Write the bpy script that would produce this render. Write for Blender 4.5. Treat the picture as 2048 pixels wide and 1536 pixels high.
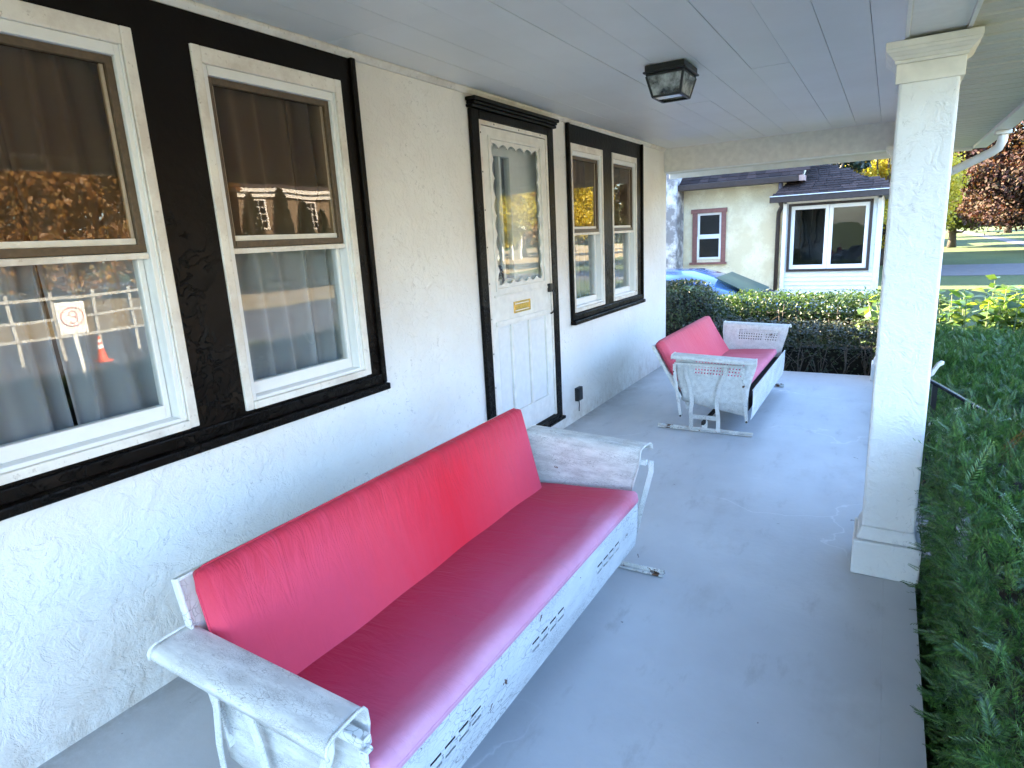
import bpy, bmesh, math, random
import numpy as np
from mathutils import Vector, Matrix
for o in list(bpy.data.objects): bpy.data.objects.remove(o)
SC = bpy.context.scene
COL = SC.collection
R = math.radians
rng = np.random.default_rng(7)
random.seed(7)

# ------------------------------------------------------------------ camera, sky, sun, exposure
def cam_axes(yaw, pitch, roll):
    f = Vector((math.sin(yaw)*math.cos(pitch), math.cos(yaw)*math.cos(pitch), -math.sin(pitch)))
    r = Vector((math.cos(yaw), -math.sin(yaw), 0)); u = r.cross(f)
    return r*math.cos(roll)+u*math.sin(roll), -r*math.sin(roll)+u*math.cos(roll), f
cd = bpy.data.cameras.new('camera'); cam = bpy.data.objects.new('camera', cd); COL.objects.link(cam)
cd.sensor_width = 36; cd.lens = 1239.7/2048*36; cd.clip_start = 0.02; cd.clip_end = 2000
_r, _u, _f = cam_axes(-0.5464, 0.2298, -0.0539)
M = Matrix.Identity(4)
for i in range(3):
    M[i][0] = _r[i]; M[i][1] = _u[i]; M[i][2] = -_f[i]
M[0][3], M[1][3], M[2][3] = 2.1211, 0.0, 1.4943
cam.matrix_world = M
SC.camera = cam

SUN_EL, SUN_AZ = R(29), math.atan2(-0.999, 0.04)      # direction to the sun: behind the house, a little ahead
sun_dir = Vector((math.sin(SUN_AZ)*math.cos(SUN_EL), math.cos(SUN_AZ)*math.cos(SUN_EL), math.sin(SUN_EL)))
W = bpy.data.worlds.new('World'); SC.world = W; W.use_nodes = True
wn = W.node_tree.nodes; wl = W.node_tree.links
sky = wn.new('ShaderNodeTexSky'); sky.sky_type = 'NISHITA'; sky.sun_disc = False
sky.ozone_density = 3.8; sky.dust_density = .8; sky.sun_elevation = SUN_EL; sky.sun_rotation = SUN_AZ % (2*math.pi)
wl.new(sky.outputs[0], wn['Background'].inputs[0]); wn['Background'].inputs[1].default_value = 0.12
sl = bpy.data.lights.new('sun', 'SUN'); sl.energy = 5.0; sl.angle = R(0.5); sl.color = (1, 0.82, 0.58)
so = bpy.data.objects.new('sun', sl); COL.objects.link(so); so.rotation_euler = (-sun_dir).to_track_quat('-Z', 'Y').to_euler()
SC.view_settings.view_transform = 'Standard'; SC.view_settings.look = 'None'
SC.view_settings.exposure = 4.1; SC.view_settings.gamma = 1; SC.view_settings.use_curve_mapping = False

# ------------------------------------------------------------------ materials
class G:
    """tiny node-graph helper"""
    def __init__(s, name):
        s.m = bpy.data.materials.new(name); s.m.use_nodes = True
        s.t = s.m.node_tree; s.n = s.t.nodes; s.l = s.t.links
        s.b = s.n['Principled BSDF']; s.out = s.n['Material Output']
        s.tc = s.n.new('ShaderNodeTexCoord')
    def put(s, sock, v):
        if hasattr(v, 'is_linked'): s.l.new(v, sock)
        else:
            if isinstance(v, tuple) and len(v) == 3 and sock.type == 'RGBA': v = (*v, 1)
            sock.default_value = v
    def co(s, scale=(1, 1, 1), rot=(0, 0, 0), src='Object'):
        mp = s.n.new('ShaderNodeMapping'); s.l.new(s.tc.outputs[src], mp.inputs[0])
        mp.inputs['Scale'].default_value = scale; mp.inputs['Rotation'].default_value = rot
        return mp.outputs[0]
    def noise(s, sc=5, det=4, ro=.5, v=None, dist=0, out='Fac'):
        n = s.n.new('ShaderNodeTexNoise'); s.put(n.inputs['Vector'], v if v is not None else s.co())
        n.inputs['Scale'].default_value = sc; n.inputs['Detail'].default_value = det
        n.inputs['Roughness'].default_value = ro; n.inputs['Distortion'].default_value = dist
        return n.outputs[out]
    def vor(s, sc=5, feat='F1', v=None, out='Distance', rnd=1):
        n = s.n.new('ShaderNodeTexVoronoi'); n.feature = feat; s.put(n.inputs['Vector'], v if v is not None else s.co())
        n.inputs['Scale'].default_value = sc; n.inputs['Randomness'].default_value = rnd
        return n.outputs[out]
    def ramp(s, f, *st):
        n = s.n.new('ShaderNodeValToRGB'); s.put(n.inputs[0], f); e = n.color_ramp.elements
        while len(e) < len(st): e.new(.5)
        for x, (p, c) in zip(e, st):
            x.position = p
            if not isinstance(c, tuple): c = (c, c, c)
            x.color = (*c, 1)
        return n.outputs[0]
    def mix(s, f, a, b, mode='MIX'):
        n = s.n.new('ShaderNodeMix'); n.data_type = 'RGBA'; n.blend_type = mode
        s.put(n.inputs[0], f); s.put(n.inputs[6], a); s.put(n.inputs[7], b); return n.outputs[2]
    def math(s, op, a, b=0, clamp=False):
        n = s.n.new('ShaderNodeMath'); n.operation = op; n.use_clamp = clamp
        s.put(n.inputs[0], a); s.put(n.inputs[1], b); return n.outputs[0]
    def sep(s, v=None):
        n = s.n.new('ShaderNodeSeparateXYZ'); s.put(n.inputs[0], v if v is not None else s.tc.outputs['Object']); return n.outputs
    def vadd(s, a, b, k=1.0):
        n = s.n.new('ShaderNodeVectorMath'); n.operation = 'MULTIPLY_ADD'
        s.put(n.inputs[0], b); n.inputs[1].default_value = (k, k, k); s.put(n.inputs[2], a); return n.outputs[0]
    def bump(s, h, st=.3, d=.01, prev=None):
        n = s.n.new('ShaderNodeBump'); s.put(n.inputs['Height'], h); n.inputs['Strength'].default_value = st; n.inputs['Distance'].default_value = d
        if prev is not None: s.l.new(prev, n.inputs['Normal'])
        return n.outputs[0]
    def island(s):
        return s.n.new('ShaderNodeNewGeometry').outputs['Random Per Island']
    def rnd(s):
        return s.n.new('ShaderNodeObjectInfo').outputs['Random']
    def done(s, col=None, rough=None, normal=None, **kw):
        if col is not None: s.put(s.b.inputs['Base Color'], col)
        if rough is not None: s.put(s.b.inputs['Roughness'], rough)
        if normal is not None: s.l.new(normal, s.b.inputs['Normal'])
        for k, v in kw.items(): s.put(s.b.inputs[k.replace('_', ' ')], v)
        return s.m

def m_stucco(name, base, dirt, ridge_shade=.5, sc=1.0, dirt_lo=.36, bst=.6, splash=False):
    g = G(name); v = g.co((sc, sc, sc))
    warp = g.noise(3.0, 3, v=v, out='Color'); wv = g.vadd(v, warp, .16)
    big = g.noise(6, 6, .66, v=wv, dist=.3); mid = g.noise(24, 5, .62, v=wv); fine = g.noise(85, 4, .65, v=v)
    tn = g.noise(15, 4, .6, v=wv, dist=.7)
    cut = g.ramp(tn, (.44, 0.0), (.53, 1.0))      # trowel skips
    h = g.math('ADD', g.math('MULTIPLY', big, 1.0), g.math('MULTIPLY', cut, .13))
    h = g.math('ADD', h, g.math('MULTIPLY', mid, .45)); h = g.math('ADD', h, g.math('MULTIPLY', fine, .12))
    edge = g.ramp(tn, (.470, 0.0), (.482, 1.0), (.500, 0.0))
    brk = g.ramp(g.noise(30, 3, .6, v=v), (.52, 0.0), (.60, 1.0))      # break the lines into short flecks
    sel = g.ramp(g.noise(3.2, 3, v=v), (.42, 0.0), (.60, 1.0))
    fl = g.math('MULTIPLY', g.math('MULTIPLY', g.math('MULTIPLY', edge, brk), sel), ridge_shade*1.5, True)
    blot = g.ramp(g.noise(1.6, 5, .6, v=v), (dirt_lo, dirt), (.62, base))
    c = g.mix(fl, blot, tuple(x*.40 for x in dirt))  # dark flecks: shadows of the stucco ridges painted into the colour
    if splash:
        zz = g.math('ADD', g.sep()[2], g.math('MULTIPLY', g.math('SUBTRACT', g.noise(2.4, 5, .7, v=v), .5), .7))
        c = g.mix(g.math('MULTIPLY', g.ramp(zz, (.0, .55), (.30, 0.0)), g.ramp(g.noise(9, 5, .7, v=v), (.4, .2), (.65, 1.0))), c, (.42, .33, .24))
    return g.done(c, .78, g.bump(h, bst, .02))
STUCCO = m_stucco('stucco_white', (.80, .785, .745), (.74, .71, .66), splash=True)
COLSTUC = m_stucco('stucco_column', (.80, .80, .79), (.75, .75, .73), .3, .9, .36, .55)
def m_plain(name, col, rough=.4, nz=.06, nsc=30, bump=.05, **kw):
    g = G(name); n = g.noise(nsc, 4); dk = tuple(max(0, x*(1-nz*2)) for x in col)
    c = g.mix(g.ramp(n, (.3, 0.0), (.7, 1.0)), dk, col)
    return g.done(c, rough, g.bump(g.noise(nsc*2, 3), bump, .004), **kw)
def m_black():
    g = G('black_brown_trim_paint'); v = g.co((1, 1, 1)); wv = g.vadd(v, g.noise(9, 3, v=v, out='Color'), .07)
    fl = g.ramp(g.noise(13, 5, .62, v=wv, dist=1.4), (.47, 0.0), (.52, 1.0))
    sx = g.sep(g.tc.outputs['Object'])
    low = g.math('SUBTRACT', 1.75, sx[2]); low = g.math('MULTIPLY', low, 1.3, True)
    area = g.math('MULTIPLY', low, g.ramp(g.noise(2.6, 2, v=v), (.38, 0.0), (.58, 1.0)))
    h = g.math('ADD', g.math('MULTIPLY', g.math('MULTIPLY', fl, area), 1.0), g.math('MULTIPLY', g.noise(40, 4, v=v), .12))
    c = g.mix(g.noise(5, 4, v=v), (.0022, .0015, .0012), (.0050, .0032, .0024))
    return g.done(c, .38, g.bump(h, 1.0, .016), Specular_IOR_Level=.14)
BLACK = m_black()
VINYL = m_plain('white_vinyl', (.80, .80, .78), .32, .02, 20, .03)
def m_casing():
    g = G('weathered_white_casing'); v = g.co()
    c = g.mix(g.ramp(g.noise(5, 6, .7, v=v), (.36, 1.0), (.56, 0.0)), (.78, .74, .67), (.62, .56, .49))
    c = g.mix(g.ramp(g.noise(38, 4, .75, v=v), (.60, 0.0), (.72, .75)), c, (.34, .28, .23))
    return g.done(c, .5, g.bump(g.noise(45, 4, .6), .25, .005))
CASING = m_casing()
BRONZE = m_plain('bronze_screen_frame', (.115, .078, .045), .45, .2, 60, .12)
BRASS = m_plain('brass', (.70, .48, .16), .25, .1, 50, .05, Metallic=1.0)
IRON = m_plain('black_iron', (.012, .012, .013), .42, .2, 60, .15)
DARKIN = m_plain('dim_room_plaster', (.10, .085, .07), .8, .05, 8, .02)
WHITEP = m_plain('white_paint_smooth', (.74, .74, .72), .42, .04, 25, .06)
WARMP = m_plain('cream_white_paint', (.80, .775, .715), .5, .07, 18, .1)
GUT = m_plain('white_aluminium', (.72, .72, .69), .38, .05, 15, .03)
def m_glass(name, tint, spec=1.0, wav=.015, rough=0.0):
    g = G(name); g.n.remove(g.b)
    nb = g.bump(g.noise(2.2, 2), wav, .05)
    ge = g.n.new('ShaderNodeNewGeometry'); dt = g.n.new('ShaderNodeVectorMath'); dt.operation = 'DOT_PRODUCT'
    g.l.new(ge.outputs['Incoming'], dt.inputs[0]); g.l.new(ge.outputs['Normal'], dt.inputs[1])
    c1 = g.math('SUBTRACT', 1.0, g.math('ABSOLUTE', dt.outputs['Value']), True)
    fr = g.math('ADD', g.math('MULTIPLY', g.math('POWER', c1, 5.0), .96), .042)      # reflectance of one pane face
    tr = g.n.new('ShaderNodeBsdfTransparent'); tr.inputs[0].default_value = (*tint, 1)
    gl = g.n.new('ShaderNodeBsdfGlossy'); gl.inputs['Roughness'].default_value = rough; g.l.new(nb, gl.inputs['Normal'])
    mx = g.n.new('ShaderNodeMixShader'); g.l.new(g.math('MULTIPLY', fr, spec, True), mx.inputs[0])
    g.l.new(tr.outputs[0], mx.inputs[1]); g.l.new(gl.outputs[0], mx.inputs[2]); g.l.new(mx.outputs[0], g.out.inputs[0])
    return g.m
GLASS = m_glass('window_glass', (.93, .95, .95))
SCREEN = m_glass('screened_glass', (.74, .66, .57), .8)
def m_sheer():
    g = G('sheer_curtain'); g.n.remove(g.b)
    d = g.n.new('ShaderNodeBsdfDiffuse'); d.inputs[0].default_value = (.62, .65, .71, 1)
    t = g.n.new('ShaderNodeBsdfTranslucent'); t.inputs[0].default_value = (.6, .62, .66, 1)
    tr = g.n.new('ShaderNodeBsdfTransparent')
    a = g.n.new('ShaderNodeMixShader'); a.inputs[0].default_value = .3; g.l.new(d.outputs[0], a.inputs[1]); g.l.new(t.outputs[0], a.inputs[2])
    b = g.n.new('ShaderNodeMixShader'); lw = g.n.new('ShaderNodeLayerWeight'); lw.inputs[0].default_value = .45
    g.l.new(g.math('ADD', g.math('MULTIPLY', lw.outputs['Facing'], .5), .58, True), b.inputs[0])
    g.l.new(tr.outputs[0], b.inputs[1]); g.l.new(a.outputs[0], b.inputs[2]); g.l.new(b.outputs[0], g.out.inputs[0])
    return g.m
SHEER = m_sheer()
def m_floor():
    g = G('grey_painted_concrete'); v = g.co()
    n1 = g.noise(1.1, 6, .62, v=v); n2 = g.noise(9, 6, .7, v=g.co((1, .35, 1)))
    c = g.mix(g.ramp(n1, (.35, 0.0), (.65, 1.0)), (.47, .475, .485), (.57, .575, .58))
    c = g.mix(g.ramp(n2, (.58, 0.0), (.74, .6)), c, (.36, .355, .35))          # scuffs
    sp = g.vor(5.5, 'F1', v=g.vadd(v, g.noise(6, 3, v=v, out='Color'), .2))
    c = g.mix(g.ramp(sp, (.014, .85), (.036, 0.0)), c, (.10, .09, .085))          # specks and grit
    wv = g.vadd(v, g.noise(2.5, 5, v=v, out='Color'), .55)
    ck = g.vor(.75, 'DISTANCE_TO_EDGE', v=wv)
    ckm = g.math('MULTIPLY', g.ramp(ck, (.0015, 1.0), (.005, 0.0)), g.ramp(g.noise(.7, 2, v=v), (.50, 0.0), (.56, .75)))
    c = g.mix(ckm, c, (.68, .68, .69))
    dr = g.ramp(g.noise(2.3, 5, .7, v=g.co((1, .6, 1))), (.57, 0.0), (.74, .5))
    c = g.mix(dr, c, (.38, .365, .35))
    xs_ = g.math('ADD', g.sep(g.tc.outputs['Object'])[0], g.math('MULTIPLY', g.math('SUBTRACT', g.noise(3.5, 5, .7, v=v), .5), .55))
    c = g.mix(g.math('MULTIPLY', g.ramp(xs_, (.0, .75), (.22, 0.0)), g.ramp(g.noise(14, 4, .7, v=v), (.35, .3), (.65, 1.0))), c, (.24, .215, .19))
    h = g.math('ADD', g.math('MULTIPLY', g.noise(25, 5, .6, v=v), .5), g.noise(3, 4, v=v))
    h = g.math('SUBTRACT', h, g.math('MULTIPLY', ckm, .3))
    ro = g.ramp(n2, (.3, .34), (.7, .55))
    return g.done(c, ro, g.bump(h, .22, .012), Specular_IOR_Level=.5)
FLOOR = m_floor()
def m_ceil(name, col, st):
    g = G(name); br = g.noise(10, 4, .6, v=g.co((9, .5, 1))); k = g.rnd()
    c = g.mix(g.math('MULTIPLY', k, .55), col, tuple(x*.93 for x in col))
    c = g.mix(g.ramp(g.noise(1.5, 5, .6), (.35, .35), (.6, 0.0)), c, tuple(x*a for x, a in zip(col, (.84, .82, .78))))
    return g.done(c, .42, g.bump(br, st, .006))
CEIL = m_ceil('ceiling_plank_paint', (.83, .81, .77), .18)
def m_soffit():
    g = G('beige_vinyl_soffit'); c = g.mix(g.math('MULTIPLY', g.rnd(), .6), (.60, .575, .49), (.55, .52, .44))
    return g.done(c, .5, g.bump(g.noise(30, 3, v=g.co((.4, 4, 1))), .03, .003))
SOFFIT = m_soffit()
def m_crackle(name, dirty=.5, chips=.5, ax=(1, 1, 1)):
    """old white enamel: crackle lines, weathered fade and rusty chips"""
    g = G(name); v = g.co(ax); wv = g.vadd(v, g.noise(14, 3, v=v, out='Color'), .05)
    e1 = g.vor(48, 'DISTANCE_TO_EDGE', v=wv); e2 = g.vor(130, 'DISTANCE_TO_EDGE', v=wv)
    where = g.ramp(g.noise(6, 4, .6, v=v), (.42, 0.0), (.62, 1.0))
    cr = g.math('MULTIPLY', g.ramp(e1, (.012, .8), (.05, 0.0)), where)
    cr2 = g.math('MULTIPLY', g.ramp(e2, (.02, .6), (.07, 0.0)), g.ramp(g.noise(9, 3, v=v), (.45, 0.0), (.6, 1.0)))
    cr = g.math('MAXIMUM', cr, cr2)
    fade = g.ramp(g.noise(8, 6, .7, v=v), (.40, dirty), (.6, 0.0))
    c = g.mix(fade, (.74, .75, .73), (.49, .49, .48))
    c = g.mix(g.math('MULTIPLY', cr, .8), c, (.085, .075, .065))
    ch = g.ramp(g.noise(11, 5, .72, v=g.co()), (.68-.06*chips, 0.0), (.70-.06*chips, 1.0))
    rust = g.mix(g.noise(40, 3), (.035, .016, .009), (.16, .065, .025))
    c = g.mix(ch, c, rust)
    h = g.math('SUBTRACT', g.math('MULTIPLY', g.noise(35, 4), .25), g.math('ADD', cr, g.math('MULTIPLY', ch, 1.3)))
    return g.done(c, .5, g.bump(h, .45, .003))
CRK_APRON = m_crackle('crackled_enamel_apron', .35, .2, (1.3, .5, 1.3))
CRK_ARM = m_crackle('crackled_enamel_arm', .7, .15, (1.0, 3.6, 3.6))
CRK_BAR = m_crackle('chipped_enamel_bar', .3, .85)
CRK_PAN = m_crackle('chipped_enamel_panel', .5, .12)
CRK_RAIL = m_crackle('rusty_enamel_rail', .7, 1.7, (1.5, 1.5, 1.5))
SMOOTHW = m_crackle('chalky_enamel', .3, .05, (4, 4, 4))
def m_fabric(name, seat, near):
    """faded red canvas; the seat pales to pink towards its front edge"""
    g = G(name); s = g.sep(); v = g.co()
    if seat:
        x = s[0]; st = g.noise(5, 4, .6, v=g.co((1.0, .35, 1)))
        e = g.math('ADD', x, g.math('MULTIPLY', g.math('SUBTRACT', st, .5), .12))
        c = g.ramp(e, (.0, (.42, .010, .042)), (.16, (.50, .026, .080)), (.30, (.55, .050, .125)), (.39, (.58, .085, .175)), (.45, (.68, .22, .34)), (.51, (.74, .38, .52)))
        r2 = g.math('ABSOLUTE', g.math('SUBTRACT', s[1], .72 if near else .5))
        c = g.mix(g.ramp(g.math('ADD', r2, g.math('MULTIPLY', st, .25)), (.06, .8), (.34, 0.0)), c, (.56, .02, .045)) if near else c
        wr = g.noise(9, 4, .6, v=g.co((.5, 1.6, 1)), dist=1.0)
    else:
        st = g.noise(9, 4, .6, v=g.co((.6, 3.2, .35)))
        y = g.math('ADD', s[1], g.math('MULTIPLY', g.math('SUBTRACT', st, .5), .22))
        d = g.math('ABSOLUTE', g.math('SUBTRACT', y, .16 if near else .10))
        c = g.ramp(d, (.0, (.74, .014, .036)), (.13, (.73, .026, .055)), (.40, (.72, .055, .096)), (.6, (.68, .062, .12)))
        top = g.ramp(g.math('ADD', s[0], g.math('MULTIPLY', st, .16)), (.40, 0.0), (.52, .85))
        c = g.mix(top, c, (.52, .02, .045))
        wr = g.math('MULTIPLY', g.noise(7, 4, .6, v=g.co((.6, 3.0, .6)), dist=.9), g.ramp(s[0], (.15, .25), (.36, 1.7)))
    if not near: c = g.mix(.45, c, (.84, .20, .28))
    wv = g.noise(420, 2, .5, v=v)
    c = g.mix(g.math('MULTIPLY', g.noise(30, 4, .7), .16), c, (.30, .02, .05))
    c = g.mix(g.ramp(g.vor(9, v=v), (.010, .7), (.022, 0.0)), c, (.20, .03, .04))
    h = g.math('ADD', g.math('MULTIPLY', wr, 1.0), g.math('MULTIPLY', wv, .035))
    return g.done(c, .72, g.bump(h, .42, .02), Sheen_Weight=.08, Sheen_Roughness=.4, Specular_IOR_Level=.3)
def m_leaf(name, cols, trans=.35, rough=.45, by='island'):
    g = G(name); k = g.island() if by == 'island' else g.rnd()
    n = len(cols); c = g.ramp(k, *[(i/(n-1), cols[i]) for i in range(n)])
    g.put(g.b.inputs['Base Color'], c); g.b.inputs['Roughness'].default_value = rough
    t = g.n.new('ShaderNodeBsdfTranslucent'); g.l.new(g.mix(1.0, c, (1.9, 1.8, .9), 'MULTIPLY'), t.inputs[0])
    mx = g.n.new('ShaderNodeMixShader'); mx.inputs[0].default_value = trans
    g.l.new(g.b.outputs[0], mx.inputs[1]); g.l.new(t.outputs[0], mx.inputs[2]); g.l.new(mx.outputs[0], g.out.inputs[0])
    return g.m
YEW = m_leaf('yew_needles', [(.014, .042, .010), (.032, .090, .018), (.055, .135, .026), (.09, .19, .04)], .15, .4)
YEWNEW = m_leaf('yew_new_growth', [(.06, .14, .035), (.09, .18, .045)], .25, .4)
YEWDEAD = m_leaf('dead_needles', [(.16, .06, .022), (.22, .09, .03)], .15, .6)
BOX = m_leaf('boxwood_leaves', [(.012, .024, .007), (.022, .040, .010), (.036, .058, .015)], .2)
PRIVET = m_leaf('privet_leaves', [(.016, .040, .008), (.03, .066, .014), (.055, .095, .02)], .3)
BROWNH = m_leaf('thin_hedge_leaves', [(.012, .020, .007), (.022, .034, .010), (.032, .026, .012), (.028, .048, .012)], .15)
HYD = m_leaf('hydrangea_leaf', [(.035, .080, .016), (.06, .125, .02), (.11, .18, .025), (.18, .22, .03)], .55, .35, 'obj')
MAPLE = m_leaf('red_maple_leaves', [(.022, .007, .007), (.040, .012, .010), (.034, .028, .010), (.075, .028, .014)], .25, .8)
GREENL = m_leaf('green_tree_leaves', [(.035, .055, .014), (.07, .09, .02), (.13, .12, .025)], .4)
YELLOWL = m_leaf('yellow_tree_leaves', [(.26, .24, .02), (.38, .33, .03), (.5, .42, .05)], .4)
EVER = m_leaf('evergreen_needles', [(.006, .014, .006), (.012, .024, .01), (.02, .034, .014)], .1)
RUSSET = m_leaf('russet_leaves', [(.16, .075, .025), (.25, .13, .04), (.32, .19, .06), (.14, .11, .03)], .35)
SILVER = m_leaf('silver_leaves', [(.36, .42, .40), (.50, .56, .54)], .15, .7)
BARK = m_plain('bark', (.085, .066, .05), .9, .35, 18, .6)
TWIG = m_plain('grey_twig', (.12, .095, .075), .8, .25, 30, .3)
STEMG = m_plain('green_stem', (.10, .13, .04), .6, .2, 40, .1)
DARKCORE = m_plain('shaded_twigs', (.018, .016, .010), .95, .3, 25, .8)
def m_ground():
    g = G('lawn_and_soil'); c = g.mix(g.ramp(g.noise(.35, 6, .65), (.35, 0.0), (.68, 1.0)), (.035, .062, .012), (.065, .10, .02))
    c = g.mix(g.ramp(g.noise(6, 5, .7), (.45, 0.0), (.75, .45)), c, (.10, .09, .03))
    return g.done(c, .9, g.bump(g.noise(45, 4, .7), .8, .05))
LAWN = m_ground()
ASPH = m_plain('asphalt', (.095, .093, .095), .8, .15, 6, .15)
CONC = m_plain('concrete', (.33, .31, .28), .85, .12, 5, .15)
SAND = m_plain('dry_sandy_lawn', (.36, .28, .15), .95, .2, 2, .2)
MULCH = m_plain('mulch', (.028, .020, .014), .95, .35, 30, .9)

# ------------------------------------------------------------------ mesh helpers
def finish(me, name, mat, parent=None, loc=None, smooth=False, bevel=0, solid=0, soff=-1, seg=2):
    o = bpy.data.objects.new(name, me); COL.objects.link(o)
    if mat is not None and len(me.materials) == 0: me.materials.append(mat)
    if parent is not None: o.parent = parent
    if loc is not None: o.location = loc
    if smooth: me.polygons.foreach_set('use_smooth', [True]*len(me.polygons))
    if solid:
        md = o.modifiers.new('thickness', 'SOLIDIFY'); md.thickness = solid; md.offset = soff
    if bevel:
        md = o.modifiers.new('bevel', 'BEVEL'); md.width = bevel; md.segments = seg; md.limit_method = 'ANGLE'; md.angle_limit = R(40)
    return o
class MB:
    def __init__(s): s.v = []; s.f = []
    def box(s, a, b):
        (x0, y0, z0), (x1, y1, z1) = [tuple(min(p, q) for p, q in zip(a, b)), tuple(max(p, q) for p, q in zip(a, b))]
        n = len(s.v)
        s.v += [(x0, y0, z0), (x1, y0, z0), (x1, y1, z0), (x0, y1, z0), (x0, y0, z1), (x1, y0, z1), (x1, y1, z1), (x0, y1, z1)]
        s.f += [tuple(n+i for i in q) for q in ((0, 3, 2, 1), (4, 5, 6, 7), (0, 1, 5, 4), (1, 2, 6, 5), (2, 3, 7, 6), (3, 0, 4, 7))]
        return s
    def prism(s, poly, axis, a, b):
        """extrude a 2-D polygon along an axis (0,1,2) from a to b"""
        n = len(s.v); m = len(poly)
        for t in (a, b):
            for p, q in poly:
                w = [p, q]; w.insert(axis, t); s.v.append(tuple(w))
        s.f += [tuple(n+i for i in range(m))[::-1], tuple(n+m+i for i in range(m))]
        for i in range(m): j = (i+1) % m; s.f.append((n+i, n+j, n+m+j, n+m+i))
        return s
    def hexa(s, lo, hi):
        """two quads joined"""
        n = len(s.v); s.v += [tuple(p) for p in lo]+[tuple(p) for p in hi]
        s.f += [(n+3, n+2, n+1, n), (n+4, n+5, n+6, n+7)]
        for i in range(4): j = (i+1) % 4; s.f.append((n+i, n+j, n+4+j, n+4+i))
        return s
    def bar(s, path, w, t, side=Vector((1, 0, 0))):
        """flat bar swept along a path: width w along 'side', thickness t across"""
        P = [Vector(p) for p in path]; side = Vector(side).normalized(); n0 = len(s.v)
        for i, p in enumerate(P):
            d = (P[min(i+1, len(P)-1)]-P[max(i-1, 0)]).normalized()
            sd = (side-d*side.dot(d)).normalized(); o = d.cross(sd)
            for a, b in ((-1, -1), (1, -1), (1, 1), (-1, 1)): s.v.append(tuple(p+sd*(a*w/2)+o*(b*t/2)))
        for i in range(len(P)-1):
            for k in range(4):
                a = n0+4*i+k; b = n0+4*i+(k+1) % 4; s.f.append((a, b, b+4, a+4))
        e = n0+4*(len(P)-1); s.f += [(n0+3, n0+2, n0+1, n0), (e, e+1, e+2, e+3)]
        return s
    def tube(s, path, rad, k=8, caps=True):
        P = [Vector(p) for p in path]; rr = rad if isinstance(rad, (list, tuple)) else [rad]*len(P); n0 = len(s.v)
        up = Vector((0.31, 0.17, .93))
        for i, p in enumerate(P):
            d = (P[min(i+1, len(P)-1)]-P[max(i-1, 0)]).normalized(); a = d.cross(up)
            if a.length < .05: a = d.cross(Vector((1, 0, 0)))
            a.normalize(); b = d.cross(a)
            for j in range(k):
                t = 2*math.pi*j/k; s.v.append(tuple(p+(a*math.cos(t)+b*math.sin(t))*rr[i]))
        for i in range(len(P)-1):
            for j in range(k):
                a = n0+k*i+j; b = n0+k*i+(j+1) % k; s.f.append((a, b, b+k, a+k))
        if caps: s.f += [tuple(n0+j for j in range(k))[::-1], tuple(n0+k*(len(P)-1)+j for j in range(k))]
        return s
    def lathe(s, prof, c=(0, 0, 0), k=16, axis=2):
        n0 = len(s.v); m = len(prof)
        for i in range(k):
            t = 2*math.pi*i/k
            for r_, h in prof:
                w = [r_*math.cos(t), r_*math.sin(t)]; w.insert(axis, h); s.v.append(tuple(a+b for a, b in zip(w, c)))
        for i in range(k):
            for j in range(m-1):
                a = n0+i*m+j; b = n0+((i+1) % k)*m+j; s.f.append((a, b, b+1, a+1))
        return s
    def mesh(s, name='mesh'):
        me = bpy.data.meshes.new(name); me.from_pydata(s.v, [], s.f); me.update()
        bm = bmesh.new(); bm.from_mesh(me); bmesh.ops.recalc_face_normals(bm, faces=bm.faces); bm.to_mesh(me); bm.free()
        return me
    def build(s, name, mat, parent=None, **kw):
        return finish(s.mesh(name), name, mat, parent, **kw)
def B(name, mat, parent, a, b, bevel=.003, **kw): return MB().box(a, b).build(name, mat, parent, bevel=bevel, **kw)
def plate(name, mat, parent, fn, us, vs, holes, thick, bevel=0, **kw):
    """flat or curved sheet with rectangular openings; fn(u,v)->point"""
    us = sorted(set([round(u, 5) for u in us]+[round(h[i], 5) for h in holes for i in (0, 1)]))
    vs = sorted(set([round(u, 5) for u in vs]+[round(h[i], 5) for h in holes for i in (2, 3)]))
    vv = [fn(u, v) for u in us for v in vs]; nv = len(vs); ff = []
    for i in range(len(us)-1):
        for j in range(nv-1):
            um = (us[i]+us[i+1])/2; vm = (vs[j]+vs[j+1])/2
            if any(h[0] < um < h[1] and h[2] < vm < h[3] for h in holes): continue
            ff.append((i*nv+j, (i+1)*nv+j, (i+1)*nv+j+1, i*nv+j+1))
    me = bpy.data.meshes.new(name); me.from_pydata(vv, [], ff); me.update()
    bm = bmesh.new(); bm.from_mesh(me); bmesh.ops.delete(bm, geom=[v for v in bm.verts if not v.link_faces], context='VERTS'); bm.to_mesh(me); bm.free()
    return finish(me, name, mat, parent, solid=thick, bevel=bevel, **kw)
def empty(name, loc=(0, 0, 0)):
    o = bpy.data.objects.new(name, None); o.empty_display_size = .1; o.location = loc; COL.objects.link(o); return o
def tag(o, label=None, cat=None, group=None, kind=None):
    for k, v in (('label', label), ('category', cat), ('group', group), ('kind', kind)):
        if v: o[k] = v
    return o
def share(o, name, parent=None, **kw):
    c = o.copy(); c.name = name; COL.objects.link(c); c.parent = parent
    for k, v in kw.items(): setattr(c, k, v)
    return c
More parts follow.
